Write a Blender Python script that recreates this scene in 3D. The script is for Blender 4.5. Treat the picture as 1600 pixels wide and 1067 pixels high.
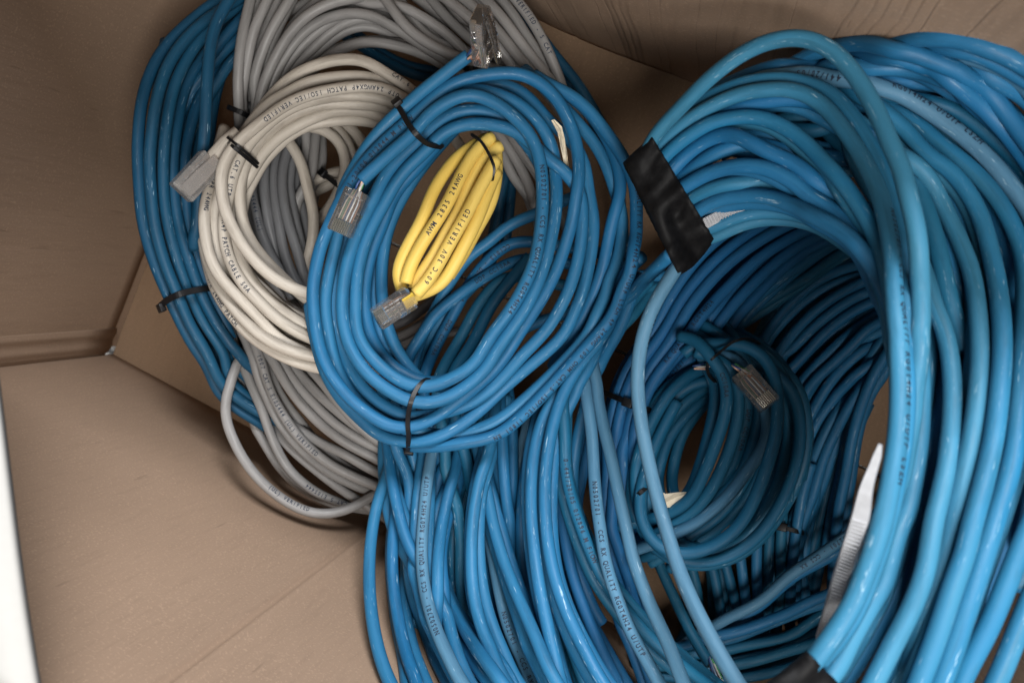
import bpy, bmesh, math, random
import numpy as np
from mathutils import Vector, Matrix
random.seed(7)
rng = np.random.default_rng(11)
for o in list(bpy.data.objects):
    bpy.data.objects.remove(o)
scn = bpy.context.scene
COL = scn.collection

# ------------------------------------------------------------------ camera
F = 1250.0                      # focal length in pixels of the 1600 px wide photograph
NX, NY = 1070.0, 455.0          # where the plumb line through the lens meets the box bottom
H = 0.45                        # metres above the box bottom
def cam_axes():
    d = np.array([(NX-800)/F, -(NY-533.5)/F, -1.0]); d /= np.linalg.norm(d)
    zc = -d
    xw = np.array([1.0, 0, 0])-zc*zc[0]; xw /= np.linalg.norm(xw)
    return np.array([xw, np.cross(zc, xw), zc])
R = cam_axes()
cam = bpy.data.cameras.new('camera')
cam.sensor_width = 36.0
cam.lens = F/1600*36
cam.clip_start = 0.01
cam.clip_end = 20
cam.dof.use_dof = True
cam.dof.focus_distance = 0.335
cam.dof.aperture_fstop = 14
co = bpy.data.objects.new('camera', cam)
COL.objects.link(co)
M = Matrix(R.tolist()).to_4x4(); M.translation = (0, 0, H)
co.matrix_world = M
scn.camera = co

# ------------------------------------------------------------------ light
w = bpy.data.worlds.new('World'); scn.world = w; w.use_nodes = True
w.node_tree.nodes['Background'].inputs['Color'].default_value = (0.92, 0.96, 1.0, 1)
w.node_tree.nodes['Background'].inputs['Strength'].default_value = 0.085
def area(name, loc, target, size, energy, color, size_y=None):
    l = bpy.data.lights.new(name, 'AREA'); l.energy = energy; l.color = color
    l.shape = 'RECTANGLE'; l.size = size; l.size_y = size_y or size
    o = bpy.data.objects.new(name, l); COL.objects.link(o)
    o.location = loc
    o.rotation_euler = (Vector(target)-Vector(loc)).to_track_quat('-Z', 'Y').to_euler()
    return o
area('window_light', (0.28, 0.72, 0.86), (0.0, -0.05, 0.08), 0.34, 20.0, (0.97, 0.98, 1.0), 0.34)
area('ceiling_light', (0.19, -0.32, 0.86), (0.02, 0.02, 0.08), 0.36, 8.2, (1.0, 0.97, 0.93))
scn.view_settings.view_transform = 'Standard'
scn.view_settings.look = 'None'
scn.view_settings.exposure = 0.1
scn.view_settings.gamma = 1.0

# ------------------------------------------------------------------ rays
def ray(px, py):
    """world direction with unit depth along the optical axis"""
    c = np.stack([(np.asarray(px, float)-800)/F, -(np.asarray(py, float)-533.5)/F, -np.ones_like(np.asarray(px, float))], -1)
    return c @ R.T
CAMP = np.array([0, 0, H])
def at(px, py, depth):
    """point at an axial distance (mm) from the lens"""
    return CAMP+ray(px, py)*(np.asarray(depth, float)/1000)[..., None]
def on_floor(px, py, z=0.0):
    d = ray(px, py); return CAMP+d*((z-H)/d[..., 2])[..., None]

# ------------------------------------------------------------------ box frame
P1 = on_floor(176, 553)
ang = math.radians(-24.8)
UX = np.array([math.cos(ang), math.sin(ang), 0]); WX = np.array([-math.sin(ang), math.cos(ang), 0])
WID = float(np.dot(on_floor(965, 84)-P1, WX))        # between the two long walls
LEN = 0.475
RIM = 0.275
def box_pt(u, v, z): return P1+UX*u+WX*v+np.array([0, 0, z])

# ------------------------------------------------------------------ node helpers
def mat(name):
    m = bpy.data.materials.new(name); m.use_nodes = True
    nt = m.node_tree
    return m, nt, nt.nodes['Principled BSDF']
def N(nt, t, **k):
    n = nt.nodes.new(t)
    for a, b in k.items():
        if a in n.inputs.keys() if hasattr(n.inputs, 'keys') else False: n.inputs[a].default_value = b
        else: setattr(n, a, b)
    return n
def ramp(nt, src, stops):
    r = nt.nodes.new('ShaderNodeValToRGB'); nt.links.new(src, r.inputs[0])
    e = r.color_ramp.elements
    while len(e) < len(stops): e.new(0.5)
    for el, (p, c) in zip(e, stops):
        el.position = p; el.color = (c, c, c, 1) if not isinstance(c, tuple) else (*c, 1)
    return r.outputs[0]
def mixc(nt, fac, a, b, mode='MIX'):
    n = nt.nodes.new('ShaderNodeMix'); n.data_type = 'RGBA'; n.blend_type = mode
    for s, v in ((0, fac), (6, a), (7, b)):
        if hasattr(v, 'is_linked') or hasattr(v, 'links'): nt.links.new(v, n.inputs[s])
        elif s == 0: n.inputs[0].default_value = v
        else: n.inputs[s].default_value = (*v, 1)
    return n.outputs[2]
def noise(nt, vec, scale, detail=3, rough=0.55):
    n = nt.nodes.new('ShaderNodeTexNoise'); n.inputs['Scale'].default_value = scale
    n.inputs['Detail'].default_value = detail; n.inputs['Roughness'].default_value = rough
    if vec is not None: nt.links.new(vec, n.inputs['Vector'])
    return n.outputs[0]
def mapping(nt, vec, scale, off=None):
    n = nt.nodes.new('ShaderNodeMapping'); n.inputs['Scale'].default_value = scale
    nt.links.new(vec, n.inputs['Vector'])
    if off is not None: nt.links.new(off, n.inputs['Location'])
    return n.outputs[0]
def bump(nt, h, strength, dist, bsdf):
    b = nt.nodes.new('ShaderNodeBump'); b.inputs['Strength'].default_value = strength
    b.inputs['Distance'].default_value = dist
    nt.links.new(h, b.inputs['Height']); nt.links.new(b.outputs[0], bsdf.inputs['Normal'])

def jacket(name, base, faded, dark, rough=0.42, scuff=0.645, scuffcol=(0.36, 0.52, 0.62)):
    m, nt, b = mat(name)
    uv = nt.nodes.new('ShaderNodeUVMap').outputs[0]
    oi = nt.nodes.new('ShaderNodeObjectInfo')
    rnd = oi.outputs['Random']
    cx = nt.nodes.new('ShaderNodeCombineXYZ')
    mul = nt.nodes.new('ShaderNodeMath'); mul.operation = 'MULTIPLY'; mul.inputs[1].default_value = 37.0
    nt.links.new(rnd, mul.inputs[0]); nt.links.new(mul.outputs[0], cx.inputs[0]); nt.links.new(mul.outputs[0], cx.inputs[2])
    v1 = mapping(nt, uv, (14, 60, 1), cx.outputs[0])
    c = mixc(nt, ramp(nt, rnd, [(0.0, 0.0), (1.0, 0.55)]), base, faded)
    c = mixc(nt, ramp(nt, noise(nt, v1, 1.0, 4), [(0.45, 0.0), (0.75, 0.5)]), c, faded)
    v2 = mapping(nt, uv, (30, 150, 1), cx.outputs[0])
    c = mixc(nt, ramp(nt, noise(nt, v2, 1.0, 5, 0.65), [(0.48, 0.0), (0.78, 0.7)]), c, dark)
    # scuffs: short pale scratches running along the jacket
    v3 = mapping(nt, uv, (110, 900, 1), cx.outputs[0])
    s = noise(nt, v3, 1.0, 3, 0.7)
    sm = ramp(nt, s, [(scuff-0.02, 0.0), (scuff+0.08, 0.8)])
    v4 = mapping(nt, uv, (22, 40, 1), cx.outputs[0])
    gate = ramp(nt, noise(nt, v4, 1.3, 2), [(0.42, 0.0), (0.58, 1.0)])
    mm = nt.nodes.new('ShaderNodeMath'); mm.operation = 'MULTIPLY'
    nt.links.new(sm, mm.inputs[0]); nt.links.new(gate, mm.inputs[1])
    c = mixc(nt, mm.outputs[0], c, scuffcol)
    nt.links.new(c, b.inputs['Base Color'])
    nt.links.new(ramp(nt, noise(nt, v2, 1.7, 3), [(0.3, rough-0.03), (0.75, rough+0.22)]), b.inputs['Roughness'])
    b.inputs['Specular IOR Level'].default_value = 0.34
    v5 = mapping(nt, uv, (70, 160, 1), cx.outputs[0])
    bump(nt, noise(nt, v5, 1.0, 4, 0.6), 0.35, 0.0006, b)
    return m
JK = {
 'b': jacket('blue_jacket', (0.007, 0.106, 0.245), (0.026, 0.160, 0.295), (0.004, 0.042, 0.09), 0.5),
 'n': jacket('sky_blue_jacket', (0.010, 0.130, 0.26), (0.045, 0.185, 0.275), (0.012, 0.07, 0.11), 0.52, 0.64),
 's': jacket('royal_blue_jacket', (0.008, 0.098, 0.25), (0.018, 0.128, 0.28), (0.005, 0.045, 0.115), 0.5, 0.68),
 't': jacket('teal_blue_jacket', (0.005, 0.092, 0.185), (0.016, 0.125, 0.21), (0.003, 0.035, 0.075), 0.5),
 'k': jacket('shaded_blue_jacket', (0.004, 0.058, 0.125), (0.010, 0.082, 0.15), (0.003, 0.024, 0.05), 0.5),  # left coil's blue with the shade of the back corner put into the colour
 'f': jacket('faded_blue_jacket', (0.045, 0.155, 0.265), (0.10, 0.21, 0.30), (0.02, 0.08, 0.14), 0.55),
 'g': jacket('grey_jacket', (0.215, 0.21, 0.205), (0.29, 0.28, 0.275), (0.085, 0.082, 0.08), 0.4, 0.70, (0.5, 0.48, 0.46)),
 'd': jacket('dark_grey_jacket', (0.115, 0.118, 0.125), (0.16, 0.163, 0.17), (0.05, 0.05, 0.052), 0.32, 0.72, (0.4, 0.4, 0.4)),
 'w': jacket('off_white_jacket', (0.43, 0.39, 0.335), (0.50, 0.455, 0.395), (0.13, 0.105, 0.08), 0.46, 0.72, (0.7, 0.66, 0.6)),
 'y': jacket('yellow_jacket', (0.70, 0.49, 0.10), (0.76, 0.57, 0.17), (0.50, 0.32, 0.05), 0.42, 0.74, (0.85, 0.7, 0.3)),
}
def plain(name, col, rough=0.5, spec=0.5, metal=0.0, bumps=None, var=0.35):
    m, nt, b = mat(name)
    tc = nt.nodes.new('ShaderNodeTexCoord').outputs['Object']
    c = mixc(nt, ramp(nt, noise(nt, tc, 400, 3), [(0.35, 0.0), (0.8, var)]), col, tuple(min(1, x*1.6+0.01) for x in col))
    nt.links.new(c, b.inputs['Base Color'])
    b.inputs['Roughness'].default_value = rough; b.inputs['Metallic'].default_value = metal
    b.inputs['Specular IOR Level'].default_value = spec
    if bumps: bump(nt, noise(nt, tc, bumps[0], 4), bumps[1], 0.0008, b)
    return m
INK = plain('print_ink', (0.012, 0.02, 0.04), 0.6, 0.3)
BLACK = plain('black_nylon', (0.005, 0.005, 0.006), 0.45, 0.35)
TAPE = plain('black_tape', (0.0035, 0.0035, 0.004), 0.6, 0.14, 0, (160, 0.3))
PAPER = plain('cream_paper', (0.62, 0.55, 0.42), 0.7, 0.2, 0, (500, 0.5))
NYLON = plain('clear_nylon', (0.30, 0.305, 0.32), 0.38, 0.5)
GOLD = plain('gold_contact', (0.72, 0.66, 0.54), 0.3, 0.5, 1.0)
COPPER = plain('copper_core', (0.55, 0.22, 0.10), 0.3, 0.5, 1.0)
YTRANS = plain('yellow_strain_relief', (0.55, 0.38, 0.05), 0.4)
WIRES = [plain('wire_'+n, c, 0.4) for n, c in (('orange', (0.40, 0.13, 0.05)), ('white', (0.5, 0.48, 0.46)), ('green', (0.06, 0.28, 0.10)),
         ('pale_blue', (0.22, 0.3, 0.42)), ('blue', (0.03, 0.07, 0.20)), ('cream', (0.4, 0.35, 0.28)), ('brown', (0.22, 0.09, 0.04)), ('peach', (0.75, 0.45, 0.33)))]
PWIRE = [plain('pair_'+n, c, 0.5) for n, c in (('rust', (0.22, 0.12, 0.08)), ('white', (0.7, 0.69, 0.67)), ('moss', (0.12, 0.19, 0.13)), ('pale', (0.55, 0.58, 0.62)), ('slate', (0.10, 0.13, 0.20)), ('cream', (0.36, 0.33, 0.29)), ('brown', (0.16, 0.11, 0.08)), ('peach', (0.38, 0.29, 0.24)))]
def clear_plastic(name, tint=(0.93, 0.92, 0.91), body=0.11, rough=0.07):
    """thin moulded clear plastic: mostly see-through, sharp glints by Fresnel, a little milky body"""
    m, nt, b = mat(name)
    out = nt.nodes['Material Output']
    tc = nt.nodes.new('ShaderNodeTexCoord').outputs['Object']
    tr = nt.nodes.new('ShaderNodeBsdfTransparent'); tr.inputs[0].default_value = (*tint, 1)
    gl = nt.nodes.new('ShaderNodeBsdfGlossy'); gl.inputs['Color'].default_value = (1, 1, 1, 1)
    nt.links.new(ramp(nt, noise(nt, tc, 450, 2), [(0.3, rough*0.6), (0.8, rough*2)]), gl.inputs['Roughness'])
    b.inputs['Base Color'].default_value = (0.40, 0.385, 0.37, 1); b.inputs['Roughness'].default_value = 0.3
    m1 = nt.nodes.new('ShaderNodeMixShader'); m1.inputs[0].default_value = body
    nt.links.new(tr.outputs[0], m1.inputs[1]); nt.links.new(b.outputs[0], m1.inputs[2])
    fr = nt.nodes.new('ShaderNodeFresnel'); fr.inputs['IOR'].default_value = 1.5
    m2 = nt.nodes.new('ShaderNodeMixShader'); nt.links.new(fr.outputs[0], m2.inputs[0])
    nt.links.new(m1.outputs[0], m2.inputs[1]); nt.links.new(gl.outputs[0], m2.inputs[2])
    nt.links.new(m2.outputs[0], out.inputs['Surface'])
    bp = nt.nodes.new('ShaderNodeBump'); bp.inputs['Strength'].default_value = 0.25; bp.inputs['Distance'].default_value = 0.001
    nt.links.new(noise(nt, tc, 260, 2), bp.inputs['Height'])
    nt.links.new(bp.outputs[0], gl.inputs['Normal'])
    return m
CLEAR = clear_plastic('clear_plastic')
FROST = clear_plastic('frosted_plastic', (0.80, 0.74, 0.70), 0.38, 0.2)

def cardboard(name, base, flute_axis, flute=1.0, lines=False):
    m, nt, b = mat(name)
    tc = nt.nodes.new('ShaderNodeTexCoord').outputs['Object']
    big = noise(nt, mapping(nt, tc, (9, 9, 9)), 1.0, 4)
    c = mixc(nt, ramp(nt, big, [(0.35, 0.0), (0.7, 0.6)]), base, tuple(x*0.86 for x in base))
    sc = [420, 420, 420]; sc[flute_axis] = 45
    fib = noise(nt, mapping(nt, tc, tuple(sc)), 1.0, 4, 0.6)
    c = mixc(nt, ramp(nt, fib, [(0.5, 0.0), (0.78, 0.3)]), c, tuple(x*0.66 for x in base))
    c = mixc(nt, ramp(nt, noise(nt, tc, 900, 2), [(0.56, 0.0), (0.72, 0.5)]), c, tuple(min(1, x*1.45) for x in base))
    # short dark crease marks along the flutes
    sc = [330, 330, 330]; sc[flute_axis] = 40
    cr = ramp(nt, noise(nt, mapping(nt, tc, tuple(sc)), 1.0, 2, 0.4), [(0.70, 0.0), (0.78, 0.3)])
    c = mixc(nt, cr, c, tuple(x*0.5 for x in base))
    ln = None
    if lines:
        # crush lines where the sheet was bent across its flutes: thin, irregular, broken
        warp = noise(nt, mapping(nt, tc, (14, 14, 14)), 1.0, 2)
        sx = nt.nodes.new('ShaderNodeSeparateXYZ'); nt.links.new(tc, sx.inputs[0])
        ad = nt.nodes.new('ShaderNodeMath'); ad.operation = 'MULTIPLY_ADD'; ad.inputs[1].default_value = 0.007
        nt.links.new(warp, ad.inputs[0]); nt.links.new(sx.outputs[0], ad.inputs[2])
        cb = nt.nodes.new('ShaderNodeCombineXYZ'); nt.links.new(ad.outputs[0], cb.inputs[0])
        f = noise(nt, mapping(nt, cb.outputs[0], (62, 1, 1)), 1.0, 1, 0.4)
        ln = ramp(nt, f, [(0.483, 0.0), (0.492, 1.0), (0.496, 1.0), (0.505, 0.0)])
        gt = ramp(nt, noise(nt, mapping(nt, tc, (25, 25, 12)), 1.0, 3), [(0.38, 0.1), (0.6, 0.75)])
        mu = nt.nodes.new('ShaderNodeMath'); mu.operation = 'MULTIPLY'; nt.links.new(ln, mu.inputs[0]); nt.links.new(gt, mu.inputs[1])
        ln = mu.outputs[0]
        c = mixc(nt, ln, c, tuple(x*0.55 for x in base))
    nt.links.new(c, b.inputs['Base Color'])
    b.inputs['Roughness'].default_value = 0.78; b.inputs['Specular IOR Level'].default_value = 0.25
    hs = [60, 60, 60]; hs[flute_axis] = 9
    h = noise(nt, mapping(nt, tc, tuple(hs)), 1.0, 5, 0.6)
    a = nt.nodes.new('ShaderNodeMath'); a.operation = 'MULTIPLY_ADD'; a.inputs[1].default_value = -0.5
    nt.links.new(cr, a.inputs[0]); nt.links.new(h, a.inputs[2])
    if ln is not None:
        a2 = nt.nodes.new('ShaderNodeMath'); a2.operation = 'MULTIPLY_ADD'; a2.inputs[1].default_value = -0.6
        nt.links.new(ln, a2.inputs[0]); nt.links.new(a.outputs[0], a2.inputs[2]); a = a2
    bump(nt, a.outputs[0], 0.3*flute, 0.002, b)
    return m

# ------------------------------------------------------------------ object helpers
def link(name, me, m, parent=None, smooth=False):
    o = bpy.data.objects.new(name, me); COL.objects.link(o)
    if m is not None and not me.materials: me.materials.append(m)
    if parent is not None: o.parent = parent
    if smooth: me.polygons.foreach_set('use_smooth', [True]*len(me.polygons))
    return o
def thing(name, label, cat, loc=(0, 0, 0), group=None):
    o = bpy.data.objects.new(name, None); COL.objects.link(o)
    o.empty_display_size = 0.02
    o['label'] = label; o['category'] = cat
    if group: o['group'] = group
    return o
def mesh(name, V, Fc):
    me = bpy.data.meshes.new(name); me.from_pydata([tuple(map(float, v)) for v in V], [], Fc); me.update(); return me
def boxes(name, lst):
    """lst of (lo, hi) corners -> one mesh"""
    V = []; Fc = []
    for lo, hi in lst:
        n = len(V)
        for z in (lo[2], hi[2]):
            for x, y in ((lo[0], lo[1]), (hi[0], lo[1]), (hi[0], hi[1]), (lo[0], hi[1])): V.append((x, y, z))
        Fc += [tuple(n+i for i in f) for f in ((3, 2, 1, 0), (4, 5, 6, 7), (0, 1, 5, 4), (1, 2, 6, 5), (2, 3, 7, 6), (3, 0, 4, 7))]
    return mesh(name, V, Fc)
def bevel(me, wdt, seg=2):
    bm = bmesh.new(); bm.from_mesh(me)
    bmesh.ops.bevel(bm, geom=bm.edges[:], offset=wdt, segments=seg, affect='EDGES', profile=0.6)
    bm.to_mesh(me); bm.free(); return me
def frames(P, closed=False):
    T = np.roll(P, -1, 0)-np.roll(P, 1, 0)
    if not closed: T[0] = P[1]-P[0]; T[-1] = P[-1]-P[-2]
    T /= np.linalg.norm(T, axis=1)[:, None]+1e-12
    V = CAMP-P
    Nn = V-T*np.sum(V*T, 1)[:, None]
    Nn /= np.linalg.norm(Nn, axis=1)[:, None]+1e-12
    return T, Nn, np.cross(T, Nn)
def tube(name, P, r, m, parent=None, sides=12, closed=False, cap=True, squash=None):
    P = np.asarray(P, float); n = len(P)
    T, Nn, B = frames(P, closed)
    rr = np.broadcast_to(np.asarray(r, float), (n,))
    a = np.arange(sides)/sides*2*math.pi
    V = (P[:, None, :]+rr[:, None, None]*(np.cos(a)[None, :, None]*Nn[:, None, :]+np.sin(a)[None, :, None]*B[:, None, :])).reshape(-1, 3)
    seg = n if closed else n-1
    i = np.arange(seg)[:, None]; k = np.arange(sides)[None, :]
    i2 = (i+1) % n; k2 = (k+1) % sides
    Q = np.stack([i*sides+k, i*sides+k2, i2*sides+k2, i2*sides+k], -1).reshape(-1, 4)
    L = np.concatenate([[0], np.cumsum(np.linalg.norm(np.diff(P, axis=0), axis=1))])
    if closed: L = np.append(L, L[-1]+np.linalg.norm(P[0]-P[-1]))
    circ = 2*math.pi*float(rr.mean())
    uvq = np.stack([np.stack([L[:seg][:, None]+0*k, (k/sides*circ)+0*i], -1), np.stack([L[:seg][:, None]+0*k, ((k+1)/sides*circ)+0*i], -1),
                    np.stack([L[1:seg+1][:, None]+0*k, ((k+1)/sides*circ)+0*i], -1), np.stack([L[1:seg+1][:, None]+0*k, (k/sides*circ)+0*i], -1)], 2).reshape(-1, 2)
    faces = Q.tolist()
    if not closed and cap:
        faces.append(list(range(sides))[::-1]); faces.append([(n-1)*sides+j for j in range(sides)])
        uvq = np.concatenate([uvq, np.zeros((2*sides, 2))])
    me = bpy.data.meshes.new(name)
    me.from_pydata(V.tolist(), [], faces)
    uvl = me.uv_layers.new(name='UVMap')
    uvl.data.foreach_set('uv', uvq.astype(np.float32).ravel())
    return link(name, me, m, parent, True)

# ------------------------------------------------------------------ ground and box
GROUND = plain('pale_floor', (0.85, 0.84, 0.82), 0.6, 0.3)
g = link('ground', boxes('ground', [((-6, -6, -0.03), (6, 6, -0.006))]), GROUND)
g['kind'] = 'structure'
box = thing('cardboard_box', 'open brown cardboard box with a white outer face that holds all the coiled cables', 'box')
box.location = P1.tolist(); box.rotation_euler = (0, 0, ang)
CB = (0.31, 0.216, 0.152)
CBZ = cardboard('cardboard_wall', CB, 2)
CBL = cardboard('cardboard_crushed', CB, 2, 1.0, True)
CBX = cardboard('cardboard_bottom', (0.245, 0.16, 0.10), 1)
TH = 0.0045
wt = plain('white_liner', (0.345, 0.34, 0.325), 0.6, 0.3, var=0.06)
# bottom: two flaps meeting in a seam that runs along the box
seam = float(np.dot(on_floor(614, 381)-P1, WX))
for v0, v1, z in ((0.0, seam-0.0007, 0.0), (seam+0.0007, WID, -0.0004)):
    link('bottom_flap', bevel(boxes('bottom_flap', [((0, v0-(0.004 if v0 == 0 else 0), z-TH), (LEN, v1+(0.006 if v0 > 0 else 0), z))]), 0.0006), CBX, box)
def panel(name, fn, nu, nv, m, thick):
    """sheet with real thickness: fn(s,t)->(x,y,z) inner face, thick = outward vector"""
    V = []; Fc = []
    for side in (0, 1):
        for j in range(nv+1):
            for i in range(nu+1):
                p = np.array(fn(i/nu, j/nv)); V.append(p+(np.array(thick) if side else 0))
    S = (nu+1)*(nv+1)
    for j in range(nv):
        for i in range(nu):
            a = j*(nu+1)+i; b = a+1; c = a+nu+2; d = a+nu+1
            Fc.append((a, b, c, d)); Fc.append((S+d, S+c, S+b, S+a))
    rim = [i for i in range(nu+1)]+[j*(nu+1)+nu for j in range(1, nv+1)]+[nv*(nu+1)+i for i in range(nu-1, -1, -1)]+[j*(nu+1) for j in range(nv-1, 0, -1)]
    for a, b in zip(rim, rim[1:]+rim[:1]): Fc.append((b, a, S+a, S+b))
    me = mesh(name, V, Fc)
    bm = bmesh.new(); bm.from_mesh(me); bmesh.ops.recalc_face_normals(bm, faces=bm.faces); bm.to_mesh(me); bm.free()
    return link(name, me, m, box, True)
cre = [(rng.uniform(0.02, LEN-0.02), rng.uniform(0.0001, 0.0003), rng.uniform(-0.06, 0.06)) for _ in range(46)]
def d_wall(s, t):
    u = s*LEN; z = t*RIM
    y = WID-0.006*math.sin(math.pi*min(1, s*1.1))*math.sin(math.pi*t)
    for c0, dp, sl in cre:
        x = (u-c0-sl*(z-0.1))/0.0024
        if abs(x) < 3: y += dp*math.exp(-x*x)*(0.4+0.6*math.sin(7*c0*90+z*60)**2)
    y += 0.0008*math.sin(u*52+1.3*math.sin(z*30))*math.sin(z*38+u*7)
    return (u, y, z)
def c_wall(s, t):
    u = s*LEN; z = t*RIM
    y = 0.0+0.0004*math.sin(u*60)*math.sin(z*41)
    x = (u-float(np.dot(on_floor(630, 793)-P1, UX)))/0.0016
    y += 0.0024*math.exp(-x*x)-0.0018*math.exp(-(x+2.2)**2)
    return (u, y, z)
def a_wall(s, t): return (0.0+0.0012*math.sin(3*t+4*s), s*WID, 0.007+t*(RIM-0.007))
def e_wall(s, t): return (LEN, s*WID, t*RIM)
panel('side_panel', d_wall, 420, 40, CBL, (0, TH, 0))
panel('side_panel', c_wall, 260, 30, CBZ, (0, -TH, 0))
panel('side_panel', a_wall, 30, 30, CBZ, (-TH, 0, 0))
panel('side_panel', e_wall, 20, 20, CBZ, (TH, 0, 0))
# lowest strip of the end wall stops short of the corner, which leaves the small hole light shines through
link('corner_strip', boxes('corner_strip', [((-TH, 0.0056, -0.004), (0.0, WID, 0.007))]), CBZ, box)
# glued corner tab: two soft ridges
def tab(s, t):
    v = 0.002+s*0.017
    return (0.0010+0.0010*math.exp(-((s-0.28)/0.16)**2)+0.0009*math.exp(-((s-0.80)/0.14)**2), v, 0.0065+t*(RIM-0.01))
panel('corner_tab', tab, 24, 10, CBZ, (-0.001, 0, 0))
# white flap hinged on the end wall's rim and folded in
inv = lambda p: (float(np.dot(p-P1, UX)), float(np.dot(p-P1, WX)), float(p[2]))
e1 = inv(at(-118, -60, 200)); e2 = inv(at(60, 1120, 190))  # inner edge carried on out of view so the flap shades the end wall
h1 = (0.0, WID-0.006, RIM+0.002); h2 = (0.0, e2[1]-0.01, RIM+0.002)
FT = 0.0028
def flap(s, t):
    a = np.array(h1)*(1-t)+np.array(h2)*t; b = np.array(e1)*(1-t)+np.array(e2)*t
    p = a*(1-s)+b*s; p[2] += 0.010*math.sin(math.pi*s)+0.0008*math.sin(9*t)*s
    return p
fl = panel('flap', flap, 16, 24, wt, (0, 0, -FT))
fl['label'] = 'white flap folded in over the left end'

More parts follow.
